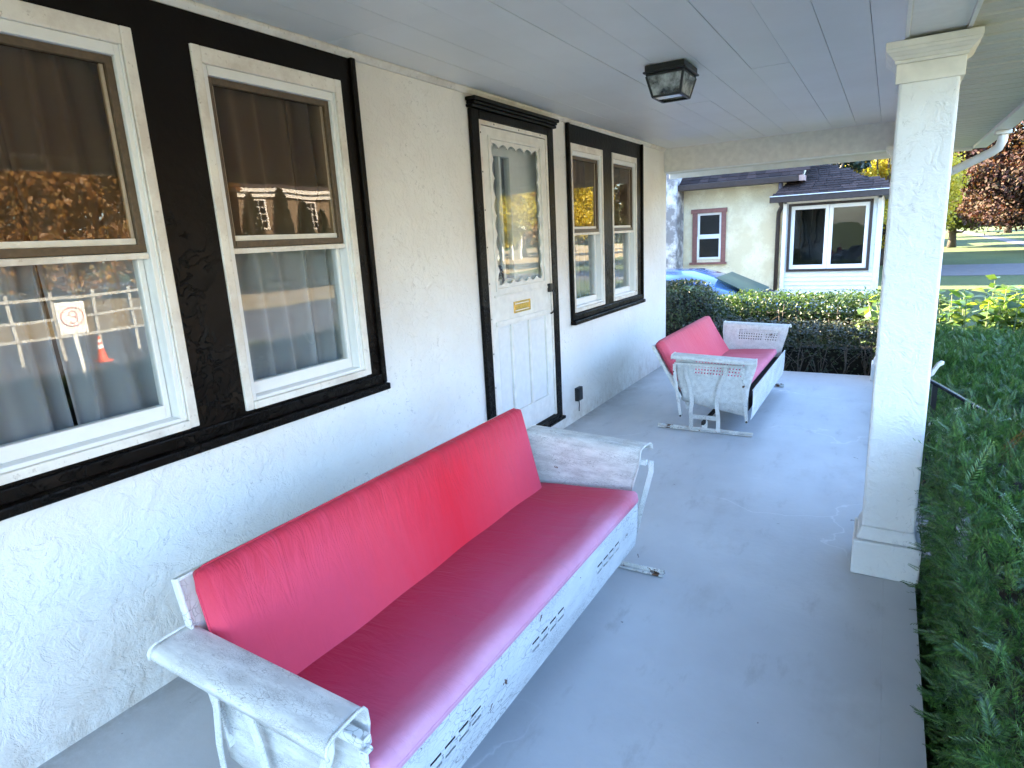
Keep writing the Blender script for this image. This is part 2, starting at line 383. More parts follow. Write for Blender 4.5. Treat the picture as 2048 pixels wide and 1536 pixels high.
def raw_mesh(name, V, F, mat, parent=None, smooth=False):
    """V (n,3) array, F (m,k) array"""
    me = bpy.data.meshes.new(name); V = np.asarray(V, np.float32); F = np.asarray(F, np.int32); k = F.shape[1]
    me.vertices.add(len(V)); me.vertices.foreach_set('co', V.ravel())
    me.loops.add(F.size); me.loops.foreach_set('vertex_index', F.ravel())
    me.polygons.add(len(F)); me.polygons.foreach_set('loop_start', np.arange(0, F.size, k, dtype=np.int32))
    me.polygons.foreach_set('loop_total', np.full(len(F), k, np.int32)); me.update(calc_edges=True); me.validate()
    return finish(me, name, mat, parent, smooth=smooth)
def unit(a): return a/np.maximum(np.linalg.norm(a, axis=-1, keepdims=True), 1e-9)
def leaves(name, P, N, size, mat, parent=None, asp=.55, fold=.25, jit=.7):
    """one folded diamond leaf per point: P positions, N outward directions"""
    n = len(P); P = np.asarray(P); N = unit(np.asarray(N)+rng.normal(0, jit, (n, 3)))
    A = unit(np.cross(N, rng.normal(0, 1, (n, 3)))); Bv = np.cross(N, A)
    s = (np.asarray(size)*rng.uniform(.65, 1.3, n))[:, None]
    tip = P+A*s; mid = P+A*s*.45; l = mid+Bv*s*asp*.5+N*s*fold*.5; r = mid-Bv*s*asp*.5+N*s*fold*.5
    V = np.stack([P, l, tip, r], 1).reshape(-1, 3); i = np.arange(n)[:, None]*4
    F = np.concatenate([i+np.array([[0, 2, 1]]), i+np.array([[0, 3, 2]])], 1).reshape(-1, 3)
    return raw_mesh(name, V, F, mat, parent)
def sprig_arrays(n, L, needles=13):
    """one yew sprig at the origin along +Z: two combs of needles and a few standing ones"""
    t = np.linspace(.05, 1, needles); V = []
    for si, side in enumerate((-1, 1, 0)):
        for qi, q in enumerate(t):
            if side == 0 and qi % 2: continue
            w = .0022; ln = .0195*(1.1-.45*q)
            b = np.array([0, 0, q*L]); d = unit(np.array([side*1.0, .75 if side == 0 else .12+.3*((qi*7) % 5-2)/4, .65+.7*q])); s = np.array([0, 0, 1.0])
            V += [b-s*w*.6, b+d*ln*.5-s*w, b+d*ln, b+d*ln*.5+s*w]
    return np.array(V)
def sprigs(name, P, D, mat, parent=None, L=.11, needles=11, scale=1.0):
    n = len(P); base = sprig_arrays(n, L, needles); k = len(base)
    Z = unit(np.asarray(D)); X = unit(np.cross(Z, rng.normal(0, 1, (n, 3)))); Y = np.cross(Z, X)
    s = rng.uniform(.7, 1.25, n)[:, None, None]*scale
    V = P[:, None, :]+s*(base[None, :, 0:1]*X[:, None, :]+base[None, :, 1:2]*Y[:, None, :]+base[None, :, 2:3]*Z[:, None, :])
    q = np.array([[4*i, 4*i+1, 4*i+2, 4*i+3] for i in range(k//4)])
    F = (np.arange(n)[:, None, None]*k+q[None]).reshape(-1, 4)
    return raw_mesh(name, V.reshape(-1, 3), F, mat, parent)
def box_points(n, lo, hi, top=1.0, side=1.0, rough=.05, skip=()):
    """points + outward normals over the top and sides of a box, wobbly"""
    lo = np.array(lo); hi = np.array(hi); d = hi-lo
    faces = [(2, 1, d[0]*d[1]*top), (0, 0, d[1]*d[2]*side), (0, 1, d[1]*d[2]*side), (1, 0, d[0]*d[2]*side), (1, 1, d[0]*d[2]*side)]
    faces = [f for f in faces if (f[0], f[1]) not in skip]
    a = np.array([f[2] for f in faces]); ch = rng.choice(len(faces), n, p=a/a.sum())
    P = lo+rng.random((n, 3))*d; N = np.zeros((n, 3))
    for i, (ax, s_, _) in enumerate(faces):
        m = ch == i; P[m, ax] = (hi if s_ else lo)[ax]; N[m, ax] = 1 if s_ else -1
    c = (lo+hi)/2
    w = np.sin(P[:, 0]*5.1+1)*np.sin(P[:, 1]*4.3+2)*.5+np.sin(P[:, 0]*11+P[:, 1]*9+P[:, 2]*13)*.3
    P += N*(w[:, None]*rough)+rng.normal(0, rough*.45, (n, 3))-N*np.abs(rng.normal(0, rough*.9, (n, 1)))
    # round the top corners
    e = np.clip((np.abs(P[:, :2]-c[:2])/(d[:2]/2)-.82)/.18, 0, 1).max(1); P[:, 2] -= np.where(P[:, 2] > hi[2]-.12, e*e*.06, 0)
    N[:, 2] += .35
    return P, N

# ------------------------------------------------------------------ setting: ground, road, porch floor
def sheet(name, mat, x0, x1, y0, y1, z, kind='structure'):
    return tag(MB().prism([(x0, y0), (x1, y0), (x1, y1), (x0, y1)], 2, z-.02, z).build(name, mat), kind=kind)
me = MB(); me.v = [(-900, -900, -.6), (900, -900, -.6), (900, 900, -.6), (-900, 900, -.6)]; me.f = [(0, 1, 2, 3)]
tag(me.build('lawn', LAWN), kind='structure')
sheet('cross_road', ASPH, 3.2, 200, 27.0, 33.0, -.585)
sheet('street', ASPH, 11.0, 18.0, -120, 26.9, -.586)
sheet('driveway', ASPH, -14, 10.9, 9.7, 12.0, -.587)
sheet('sandy_yard', SAND, 18.4, 60, -60, 26.5, -.586)  # tan ground across the street, laid wide to bounce warm light
sheet('sandy_yard', SAND, 18.4, 60, 33.6, 120, -.586)
sheet('sidewalk', ASPH, 9.4, 10.4, 33.2, 200, -.583)
sheet('flower_bed', MULCH, 2.32, 4.6, -2.0, 8.9, -.58)
HF = 6.88
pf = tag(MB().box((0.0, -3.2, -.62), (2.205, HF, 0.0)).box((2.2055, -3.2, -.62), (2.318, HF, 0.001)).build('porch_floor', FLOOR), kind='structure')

# ------------------------------------------------------------------ our house
H = 2.335
house = tag(empty('house', (0, 2.0, 0)), 'white stucco house with black window trim and a covered front porch', 'house')
HO = (0, -2.0, 0)                                   # children are modelled in world coordinates
def hp(o):
    o.parent = house; o.location = HO; return o
WIN = [(.565, 1.262), (1.459, 2.156), (4.482, 5.10), (5.312, 5.93)]
ZB, ZT = .895, 2.203
holes = [(a+.02, b-.02, ZB+.02, (ZT if i < 2 else 2.172)-.02) for i, (a, b) in enumerate(WIN)]+[(3.235, 4.095, .17, 2.185)]
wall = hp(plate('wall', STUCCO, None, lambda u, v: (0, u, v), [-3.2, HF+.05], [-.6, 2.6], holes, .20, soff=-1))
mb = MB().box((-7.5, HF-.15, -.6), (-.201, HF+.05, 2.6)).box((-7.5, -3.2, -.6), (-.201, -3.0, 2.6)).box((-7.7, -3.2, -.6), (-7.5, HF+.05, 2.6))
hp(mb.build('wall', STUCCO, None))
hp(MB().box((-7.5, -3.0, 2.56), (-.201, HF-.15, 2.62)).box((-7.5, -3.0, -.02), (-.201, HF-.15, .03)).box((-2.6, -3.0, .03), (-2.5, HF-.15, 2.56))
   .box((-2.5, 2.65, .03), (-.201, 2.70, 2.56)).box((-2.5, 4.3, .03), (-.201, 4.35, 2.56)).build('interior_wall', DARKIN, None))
# main roof (gable running along the porch)
roofp = [(2.90, 2.24), (2.90, 2.33), (-3.6, 5.6), (-10.2, 2.33), (-10.2, 2.24), (-3.6, 5.45)]
g_ = G('roof_dark'); ROOFD = g_.done(g_.mix(g_.noise(20, 4), (.04, .033, .03), (.08, .065, .06)), .9)
hp(MB().prism(roofp, 1, -3.9, 7.72).build('roof', ROOFD, None))
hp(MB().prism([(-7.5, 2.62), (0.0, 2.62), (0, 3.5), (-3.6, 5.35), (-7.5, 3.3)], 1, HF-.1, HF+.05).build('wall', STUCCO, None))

# ceiling planks: boards along the porch with staggered butt joints
ceil = hp(MB().box((-.1, -3.2, H+.022), (2.33, HF+.1, H+.06)).build('porch_ceiling', CEIL, None))
px0 = .034; PW = .1955
for i in range(11):
    x0 = px0+i*PW; x1 = min(x0+PW-.0018, 2.12)
    if x1-x0 < .02: continue
    cuts = [-3.2]+({0: [2.085, 5.6], 1: [2.085, 5.0], 2: [2.085, 4.60], 3: [1.2, 4.61], 4: [1.2, 4.615], 5: [1.2, 5.4], 6: [-.6, 3.9], 7: [-.6, 3.9], 8: [1.9, 5.8], 9: [1.9, 5.8], 10: [0, 4.2]}[i])+[6.85]
    for a, b in zip(cuts[:-1], cuts[1:]):
        dz = random.uniform(-.0015, .0015)
        B('plank', CEIL, ceil, (x0, a+.002, H+dz), (x1, b-.001, H+.021), .0014)
hp(MB().prism([(.0, H-.028), (.014, H-.028), (.030, H-.010), (.030, H+.02), (0, H+.02)], 1, -3.2, 6.84).build('ceiling_moulding', CASING, None, bevel=.002))
# beams
beam = hp(MB().box((2.118, -3.2, 2.112), (2.132, HF+.06, H+.02)).box((2.132, -3.2, 2.118), (2.300, HF+.06, H+.02)).box((2.300, -3.2, 2.112), (2.314, HF+.06, H+.02)).build('porch_beam', WHITEP, None, bevel=.002))
hp(MB().box((.0, 6.845, 2.098), (2.117, 6.995, H+.03)).build('porch_beam', WARMP, None, bevel=.004))
# soffit: vinyl strips across the overhang
sof = hp(MB().box((2.318, -3.2, 2.146), (2.76, 7.70, 2.16)).box((-.2, 6.999, 2.146), (2.316, 7.70, 2.16)).build('soffit', SOFFIT, None))
y = -1.0; k = 0; first = None
while y < 7.68:
    w = .150
    if first is None:
        first = MB().prism([(0, .0), (.010, -.018), (.060, -.018), (.066, -.013), (.072, -.018), (.120, -.018), (.128, -.0)], 0, 2.318, 2.745).build('soffit_slat', SOFFIT, sof); first.location = (0, y, 2.144)
    else: share(first, 'soffit_slat', sof, location=(0, y, 2.144))
    y += w
gut = hp(MB().prism([(2.748, 2.105), (2.860, 2.105), (2.885, 2.15), (2.885, 2.20), (2.900, 2.225), (2.748, 2.225)], 1, -3.9, 7.72).build('gutter', GUT, None, bevel=.003))
hp(MB().box((-.2, 7.702, 2.09), (2.747, 7.722, 2.25)).build('fascia', GUT, None, bevel=.002))
ds = hp(MB().tube([(2.815, 6.30, 2.12), (2.815, 6.30, 2.03), (2.80, 6.315, 1.985), (2.76, 6.35, 1.955), (2.42, 6.66, 1.80), (2.375, 6.70, 1.76), (2.365, 6.71, 1.70), (2.365, 6.71, -.5)], .034, 10).build('downspout', GUT, None, smooth=True))
MB().box((2.765, 6.25, 2.075), (2.865, 6.35, 2.104)).build('outlet_collar', GUT, ds, bevel=.004)

# columns
def column(x0, x1, y0, y1, nm='porch_column'):
    f = .004
    c = MB().hexa([(x0-.018, y0-.018, .16), (x1+.018, y0-.018, .16), (x1+.018, y1+.018, .16), (x0-.018, y1+.018, .16)],
                  [(x0, y0, .215), (x1, y0, .215), (x1, y1, .215), (x0, y1, .215)])
    c.hexa([(x0, y0, .215), (x1, y0, .215), (x1, y1, .215), (x0, y1, .215)], [(x0+f, y0+f, 1.98), (x1-f, y0+f, 1.98), (x1-f, y1-f, 1.98), (x0+f, y1-f, 1.98)])
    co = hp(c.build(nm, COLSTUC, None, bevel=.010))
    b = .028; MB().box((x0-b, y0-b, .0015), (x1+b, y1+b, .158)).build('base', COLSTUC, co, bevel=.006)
    cp = MB().box((x0-.008, y0-.008, 1.968), (x1+.008, y1+.008, 2.034))
    prof = [(.012, 2.034), (.016, 2.046), (.026, 2.058), (.040, 2.070), (.046, 2.082), (.046, 2.106)]
    for (o0, z0), (o1, z1) in zip(prof[:-1], prof[1:]):
        cp.hexa([(x0-o0, y0-o0, z0), (x1+o0, y0-o0, z0), (x1+o0, y1+o0, z0), (x0-o0, y1+o0, z0)], [(x0-o1, y0-o1, z1), (x1+o1, y0-o1, z1), (x1+o1, y1+o1, z1), (x0-o1, y1+o1, z1)])
    cp.build('capital', WARMP, co, bevel=.003)
    return co
column(2.107, 2.301, 2.845, 3.04)
column(2.090, 2.295, 6.66, 6.86)

# window surrounds (black boards set 14 mm proud, cut round the casings) with a moulded edge
def surround(y0, y1, z0, z1, hs):
    s = hp(plate('window_surround', BLACK, None, lambda u, v: (.016, u, v), [y0, y1], [z0, z1], hs, .014, soff=-1, bevel=.002))
    for q0, q1 in ((y1, y1+.028), (y0-.028, y0)): MB().box((.002, q0, z0-.002), (.034, q1, z1+.002)).build('edge_moulding', BLACK, s, bevel=.006)
    e = MB().box((.002, y0-.03, z0-.036), (.050, y1+.03, z0-.003)).box((.017, y0, z0+.0), (.030, y1, z0+.045))
    e.build('ledge_moulding', BLACK, s, bevel=.006)
    return s
surround(.47, 2.222, .838, 2.306, [(WIN[0][0], WIN[0][1], ZB, ZT), (WIN[1][0], WIN[1][1], ZB, ZT)])
surround(4.456, 6.067, .838, 2.306, [(WIN[2][0], WIN[2][1], ZB, 2.172), (WIN[3][0], WIN[3][1], ZB, 2.172)])

def window(y0, y1, z0, z1, far=False):
    cw = .036 if not far else .022
    hd = .055 if not far else .050
    # casing: frame with sill, stepped
    w = hp(MB().box((-.085, y0, z0), (.024, y0+cw, z1)).box((-.085, y1-cw, z0), (.024, y1, z1)).box((-.085, y0+cw, z1-hd), (.022, y1-cw, z1))
           .box((-.085, y0+cw, z0), (.030, y1-cw, z0+.030)).build('window', CASING, None, bevel=.004))
    a, b = y0+cw, y1-cw; zb = z0+.030; zt = z1-hd; zm = 1.527
    j = .024
    MB().box((-.08, a, zb), (.010, a+j, zt)).box((-.08, b-j, zb), (.010, b, zt)).box((-.08, a+j, zt-.034), (.012, b-j, zt)).box((-.08, a+j, zb), (.014, b-j, zb+.014)).build('vinyl_jamb', VINYL, w, bevel=.003)
    # narrow track stop on each side
    for q0, q1 in ((a+.002, a+.009), (b-.009, b-.002)): MB().box((.010, q0, zb+.01), (.017, q1, zt)).build('track_stop', VINYL, w, bevel=.0015)
    a += j; b -= j; zt -= .034; zb += .014
    # upper sash: bronze screen frame in front, screened glass
    f = .024
    s1 = MB().box((-.032, a, zm-.012), (-.006, a+f, zt)).box((-.032, b-f, zm-.012), (-.006, b, zt)).box((-.032, a+f, zt-f), (-.006, b-f, zt)).box((-.030, a+f, zm-.012), (-.004, b-f, zm+.014)).build('sash', BRONZE, w, bevel=.002)
    MB().box((-.034, a+f, zm+.014), (-.018, b-f, zm+.034)).box((-.034, a+f, zm+.034), (-.02, a+f+.012, zt-f)).box((-.034, b-f-.012, zm+.034), (-.02, b-f, zt-f)).build('inner_rail', WARMP, s1, bevel=.002)
    MB().box((-.024, a+f-.004, zm+.01), (-.020, b-f+.004, zt-f+.004)).build('glass_pane', SCREEN, s1)
    # lower sash
    f2 = .022
    s2 = MB().box((-.070, a+.002, zb), (-.036, a+f2, zm)).box((-.070, b-f2, zb), (-.036, b-.002, zm)).box((-.070, a+f2, zb), (-.034, b-f2, zb+.048)).box((-.070, a+f2, zm-.030), (-.034, b-f2, zm)).build('sash', VINYL, w, bevel=.003)
    MB().box((-.050, a+f2-.004, zb+.044), (-.046, b-f2+.004, zm-.026)).build('glass_pane', GLASS, s2)
    MB().box((-.031, a+.002, zm-.034), (.004, b-.002, zm-.014)).build('meeting_rail', CASING, w, bevel=.002)
    m = (a+b)/2
    MB().box((-.060, m-.03, zm+.002), (-.040, m+.03, zm+.016)).build('sash_lock', BRASS, s2, bevel=.003)
    return w
for i, (a, b) in enumerate(WIN): window(a, b, ZB, ZT if i < 2 else 2.172, i > 1)

# sheer curtains (hang inside, separate things)
def curtain(y0, y1, z0, z1, gap, label, seed):
    r = np.random.default_rng(seed); root = tag(empty('sheer_curtain', (-.15, (y0+y1)/2, z1)), label, 'curtain', 'sheer curtains behind the porch windows')
    cy = (y0+y1)/2
    for (a, b, side) in ((y0, gap+.012, 1), (gap-.012, y1, -1)):
        nu, nz = 90, 14; V = np.zeros((nu, nz, 3)); u = np.linspace(0, 1, nu); ph = r.uniform(0, 6, 5); fr = r.uniform(1.2, 5.5, 5)
        wob = sum(np.sin(u*f*2*math.pi*.9+p)/(1+.15*f) for f, p in zip(fr, ph))
        for k in range(nz):
            t = k/(nz-1)                                   # 0 top, 1 bottom
            lean = .06*t*math.sin(ph[0])+.035*np.sin(u*7+ph[1])*t
            y = a+(b-a)*u+lean*(.6+.4*u)
            if side == 1: y = y-(1-t)*0.0-np.where(u > .9, t*t*.03, 0)
            V[:, k, 0] = -.0+.020*wob*(.65+.35*t)+.012*np.sin(u*13+t*3.2+ph[2]); V[:, k, 1] = y-cy; V[:, k, 2] = (z0-z1)*t
        i = np.arange((nu-1)*(nz-1)); q = (i//(nz-1))*nz+i % (nz-1)
        o = raw_mesh('curtain_panel', V.reshape(-1, 3), np.stack([q, q+nz, q+nz+1, q+1], 1), SHEER, root, True)
    MB().tube([(0, y0-cy-.05, .012), (0, y1-cy+.05, .012)], .008, 6).build('curtain_rod', BRASS, root)
CL = ['sheer white curtain inside the cut-off window at the far left of the picture', 'sheer white curtain inside the whole large window between the black boards and the bare wall',
      'sheer white curtain inside the narrow window just past the front door', 'sheer white curtain inside the farthest window, above the far pink glider']
for i, (a, b) in enumerate(WIN): curtain(a-.03, b+.03, .70, 2.20, a+(b-a)*(.52, .74, .58, .5)[i], CL[i], 11+i)

# ------------------------------------------------------------------ door
DY0, DY1, DZ0, DZ1 = 3.235, 4.095, .168, 2.182
dc = MB().box((.002, 3.155, .135), (.028, DY0-.002, 2.232)).box((.002, DY1+.002, .135), (.028, 4.183, 2.232)).box((.002, DY0-.002, DZ1+.002), (.030, DY1+.002, 2.232))
dcs = hp(dc.build('door_casing', BLACK, None, bevel=.004))
MB().box((.002, 3.140, 2.233), (.050, 4.198, 2.252)).box((.002, 3.146, 2.2525), (.060, 4.192, 2.268)).box((.002, 3.135, 2.2685), (.072, 4.203, 2.290)).build('cornice', BLACK, dcs, bevel=.006)
MB().box((.002, 3.155, .112), (.055, 4.185, .1345)).box((-.195, DY0+.002, .1355), (.052, DY1-.002, .165)).build('threshold', BLACK, dcs, bevel=.004)
# frame strips of the storm door with screws
st = hp(plate('storm_door', WARMP, None, lambda u, v: (.018, u, v), [DY0+.026, DY1-.026], [DZ0+.012, DZ1-.03],
        [(3.345, 3.985, 1.19, 2.085), (3.325, 3.492, .345, .945), (3.516, 3.735, .345, .945), (3.759, 3.985, .345, .945)], .034, soff=-1, bevel=.003))
MB().box((-.010, DY0, DZ0), (.024, DY0+.022, DZ1)).box((-.010, DY1-.022, DZ0), (.024, DY1, DZ1)).box((-.010, DY0+.022, DZ1-.026), (.024, DY1-.022, DZ1)).build('frame_strip', CASING, st, bevel=.003)
sc0 = MB().lathe([(0, .0265), (.004, .0258), (.0055, .0245)], (0, 0, 0), 8, axis=0).build('screw', IRON, st)
sc0.location = (0, DY0+.011, .35)
for (yy, zz) in [(DY0+.011, .35+.22*i) for i in range(1, 9)]+[(3.40, DZ1-.012), (3.70, DZ1-.012), (3.99, DZ1-.012)]: share(sc0, 'screw', st, location=(0, yy, zz))
for (a, b) in ((3.325, 3.492), (3.516, 3.735), (3.759, 3.985)):
    MB().box((-.014, a-.003, .342), (.002, b+.003, .948)).box((.002, a+.016, .362), (.009, b-.016, .928)).build('door_panel', WHITEP, st, bevel=.006)
MB().box((.0185, 3.300, .955), (.030, 4.02, .985)).box((.0185, 3.300, 1.135), (.026, 4.02, 1.150)).build('rail_moulding', WARMP, st, bevel=.005)
# scalloped trim round the glass
pts_o, pts_i = [], []
gy0, gy1, gz0, gz1 = 3.346, 3.984, 1.191, 2.084
def side(p, q, n, inn, lobes):
    for k in range(n):
        t = k/n; s_ = abs(math.sin(math.pi*t*lobes)); d = .020+.026*(1-s_**.7)
        o = (p[0]+(q[0]-p[0])*t, p[1]+(q[1]-p[1])*t); pts_o.append(o)
        y_ = min(max(o[0]+inn[0]*d, gy0+.03), gy1-.03) if inn[0] == 0 else o[0]+inn[0]*d
        z_ = min(max(o[1]+inn[1]*d, gz0+.03), gz1-.03) if inn[1] == 0 else o[1]+inn[1]*d
        pts_i.append((y_, z_))
side((gy0, gz0), (gy1, gz0), 60, (0, 1), 6); side((gy1, gz0), (gy1, gz1), 84, (-1, 0), 8)
side((gy1, gz1), (gy0, gz1), 60, (0, -1), 6); side((gy0, gz1), (gy0, gz0), 84, (1, 0), 8)
n = len(pts_o)
me = bpy.data.meshes.new('scalloped_trim'); me.from_pydata([(.012, *p) for p in pts_o]+[(.012, *p) for p in pts_i], [], [(i, (i+1) % n, n+(i+1) % n, n+i) for i in range(n)])
finish(me, 'scalloped_trim', WARMP, st, solid=.008, soff=0)
MB().box((.000, gy0-.004, gz0-.004), (.004, gy1+.004, gz1+.004)).build('glass_pane', GLASS, st)
for (a, b, c_, d) in ((gy0-.02, gy0, gz0-.02, gz1+.02), (gy1, gy1+.02, gz0-.02, gz1+.02)): MB().box((.0185, a, c_), (.026, b, d)).build('glass_stop', WARMP, st, bevel=.003)
for (c_, d) in ((gz0-.02, gz0), (gz1, gz1+.02)): MB().box((.0185, gy0+.001, c_), (.026, gy1-.001, d)).build('glass_stop', WARMP, st, bevel=.003)
ms = MB().box((.0185, 3.53, 1.012), (.024, 3.755, 1.024)).box((.0185, 3.53, 1.076), (.024, 3.755, 1.088)).box((.0185, 3.53, 1.0241), (.024, 3.545, 1.0759)).box((.0185, 3.74, 1.0241), (.024, 3.755, 1.0759)).box((.0185, 3.549, 1.030), (.0225, 3.736, 1.068)).build('mail_slot', BRASS, st, bevel=.003)
MB().box((.0185, 4.022, 1.105), (.045, 4.066, 1.165)).tube([(.043, 4.05, 1.12), (.062, 4.052, 1.08), (.060, 4.054, 1.0), (.040, 4.055, .955), (.022, 4.055, .945)], .007, 8).build('door_handle', IRON, st, bevel=.002)
# inner door with three tall lights
idr = hp(plate('inner_door', WHITEP, None, lambda u, v: (-.060, u, v), [DY0+.02, DY1-.02], [DZ0+.004, DZ1-.02], [(3.345, 3.70, 1.24, 2.01)], .045, soff=-1, bevel=.004))
for yy in (3.445, 3.57): MB().box((-.095, yy, 1.24), (-.062, yy+.026, 2.01)).build('muntin', WHITEP, idr, bevel=.004)
MB().box((-.082, 3.345, 1.24), (-.078, 3.70, 2.01)).build('glass_pane', GLASS, idr)
kn = MB().lathe([(0, .0), (.022, .004), (.026, .018), (.016, .040), (.008, .05), (.013, .058), (.008, .068), (0, .075)], (-.035, 3.475, 1.262), 12)
kn.tube([(-.035, 3.475+.034*math.sin(t), 1.232-.052*math.cos(t)) for t in [2*math.pi*i/18*1.0 for i in range(-7, 8)]], .0075, 8)
kn.box((-.059, 3.465, 1.26), (-.040, 3.485, 1.30)).build('door_knocker', IRON, idr, bevel=.001)
cu = tag(empty('door_curtain', (-.14, 3.66, 2.06)), 'sheer pleated curtain behind the glass of the front door', 'curtain')
u = np.linspace(0, 1, 120); V = np.zeros((120, 2, 3))
for k in (0, 1): V[:, k, 0] = .012*np.sin(u*62)+.008*np.sin(u*23); V[:, k, 1] = -.32+.64*u; V[:, k, 2] = -.92*k
i = np.arange(119); raw_mesh('curtain_panel', V.reshape(-1, 3), np.stack([i*2, i*2+2, i*2+3, i*2+1], 1), SHEER, cu, True)

# outlet by the floor
ob = tag(empty('outlet_box', (.001, 4.51, .225)), 'small black outdoor outlet box with a dangling wire low on the wall', 'outlet')
MB().box((.0, -.045, -.055), (.032, .045, .055)).box((.032, -.036, -.045), (.037, .036, .045)).build('cover', IRON, ob, bevel=.004)
MB().tube([(.020, -.01, -.055), (.024, -.012, -.09), (.018, -.006, -.12), (.02, -.012, -.145)], .004, 6).build('wire', IRON, ob)

# ceiling lamp
lx, ly = 1.064, 3.535
lamp = tag(empty('ceiling_lamp', (lx, ly, H)), 'black framed square glass lantern fixed to the porch ceiling', 'ceiling lamp')
hx, hy = .112, .135; bx, by = .072, .088; zt, zb = -.040, -.150
MB().box((-hx+.008, -hy+.008, -.030), (hx-.008, hy-.008, -.001)).box((-hx, -hy, -.040), (hx, hy, -.0305)).box((-hx+.012, -hy+.012, -.052), (hx-.012, hy-.012, -.0405)).build('canopy', IRON, lamp, bevel=.003)
tx, ty = hx-.016, hy-.016
fr = MB()
for sx in (-1, 1):
    for sy in (-1, 1): fr.bar([(sx*tx, sy*ty, -.052), (sx*bx, sy*by, zb)], .012, .012, (1, 0, 0))
for s_ in (-1, 1):
    fr.bar([(-bx, s_*by, zb), (bx, s_*by, zb)], .011, .011, (0, 0, 1)); fr.bar([(s_*bx, -by, zb), (s_*bx, by, zb)], .011, .011, (0, 0, 1))
fr.build('frame', IRON, lamp)
g_ = G('seeded_frosted_glass'); FROST = g_.done(g_.mix(g_.ramp(g_.noise(16, 4, .6), (.36, 0.0), (.6, 1.0)), (.05, .055, .05), (.50, .52, .50)), .22, g_.bump(g_.noise(40, 3), .3, .004), Alpha=.86)
def pane(pts): m = MB(); m.v = pts; m.f = [(0, 1, 2, 3)]; return finish(m.mesh('glass_pane'), 'glass_pane', FROST, lamp, solid=.003)
for s_ in (-1, 1):
    pane([(-tx, s_*ty, -.053), (tx, s_*ty, -.053), (bx, s_*by, zb), (-bx, s_*by, zb)])
    pane([(s_*tx, -ty, -.053), (s_*tx, ty, -.053), (s_*bx, by, zb), (s_*bx, -by, zb)])
MB().lathe([(0, -.125), (.022, -.118), (.028, -.10), (.02, -.08), (.012, -.07), (.012, -.053)], (0, 0, 0), 12).build('bulb', m_plain('bulb_white', (.8, .8, .78), .3), lamp, smooth=True)
MB().box((-bx, -by, zb-.002), (bx, .0, zb+.001)).build('bottom_pane', m_plain('opal_glass', (.82, .80, .76), .2), lamp)

# ------------------------------------------------------------------ gliders
FAB = {(s, n): m_fabric('faded_red_canvas_%s%s' % ('seat' if s else 'back', '' if n else '_far'), s, n) for s in (0, 1) for n in (0, 1)}
INNER = m_plain('dark_inner_metal', (.035, .028, .024), .8, .3, 20, .2)  # dark tone of inner parts; on the slot backing it stands for shade
def cushion(name, mat, parent, sx, sy, sz, xf, seed):
    """padded slab: size sx (depth) sy (length) sz (thick), rounded and slightly lumpy"""
    r = np.random.default_rng(seed); nx, ny = 18, 70; V = []; F = []
    ph = r.uniform(0, 6, 6)
    def prof(d, rr): return rr*(1-math.sqrt(max(0, 1-min(1, (rr-d)/rr)**2))) if d < rr else 0
    xs = [.5-.5*math.cos(math.pi*i/nx) for i in range(nx+1)]; ys = [.5-.5*math.cos(math.pi*(i/ny))*.35-(.5-i/ny)*.65 for i in range(ny+1)]
    ys = [(y-ys[0])/(ys[-1]-ys[0]) for y in ys]
    for s_ in (1, -1):
        for xx in xs:
            for yy in ys:
                x = xx*sx; y = yy*sy; rr = sz*.5
                d = min(x, sx-x); e = min(y, sy-y)
                h = sz/2-max(prof(d, rr), prof(e, rr))*.98
                if s_ == 1: h += .004*math.sin(y*5+ph[0])*math.sin(x*9+ph[1])+.0025*math.sin(y*17+x*6+ph[2])*math.sin(x*13+ph[3])
                h = max(h, .0008)
                # rounded outline corners
                cr = .035; qx = max(cr-x, x-(sx-cr), 0); qy = max(cr-y, y-(sy-cr), 0)
                if qx > 0 and qy > 0:
                    L = math.hypot(qx, qy)
                    if L > cr:
                        k = cr/L; x = (cr-qx*k) if x < sx/2 else (sx-cr+qx*k); y = (cr-qy*k) if y < sy/2 else (sy-cr+qy*k)
                V.append((x, y-sy/2, s_*h))
    n = (nx+1)*(ny+1); w = ny+1
    for i in range(nx):
        for j in range(ny):
            a = i*w+j; F.append((a, a+w, a+w+1, a+1)); F.append((n+a, n+a+1, n+a+w+1, n+a+w))
    rim = [j for j in range(w)]+[i*w+ny for i in range(1, nx+1)]+[nx*w+j for j in range(ny-1, -1, -1)]+[i*w for i in range(nx-1, 0, -1)]
    for a, b in zip(rim, rim[1:]+rim[:1]): F.append((a, b, n+b, n+a))
    me = bpy.data.meshes.new(name); me.from_pydata(V, [], F); me.update()
    bm = bmesh.new(); bm.from_mesh(me); bmesh.ops.recalc_face_normals(bm, faces=bm.faces); bm.to_mesh(me); bm.free()
    o = finish(me, name, mat, parent, smooth=True); o.matrix_local = xf
    pip = MB().tube([(V[q][0], V[q][1], 0) for q in rim[::2]]+[(V[rim[0]][0], V[rim[0]][1], 0)], .0035, 5).build('piping', mat, o, smooth=True)
    return o
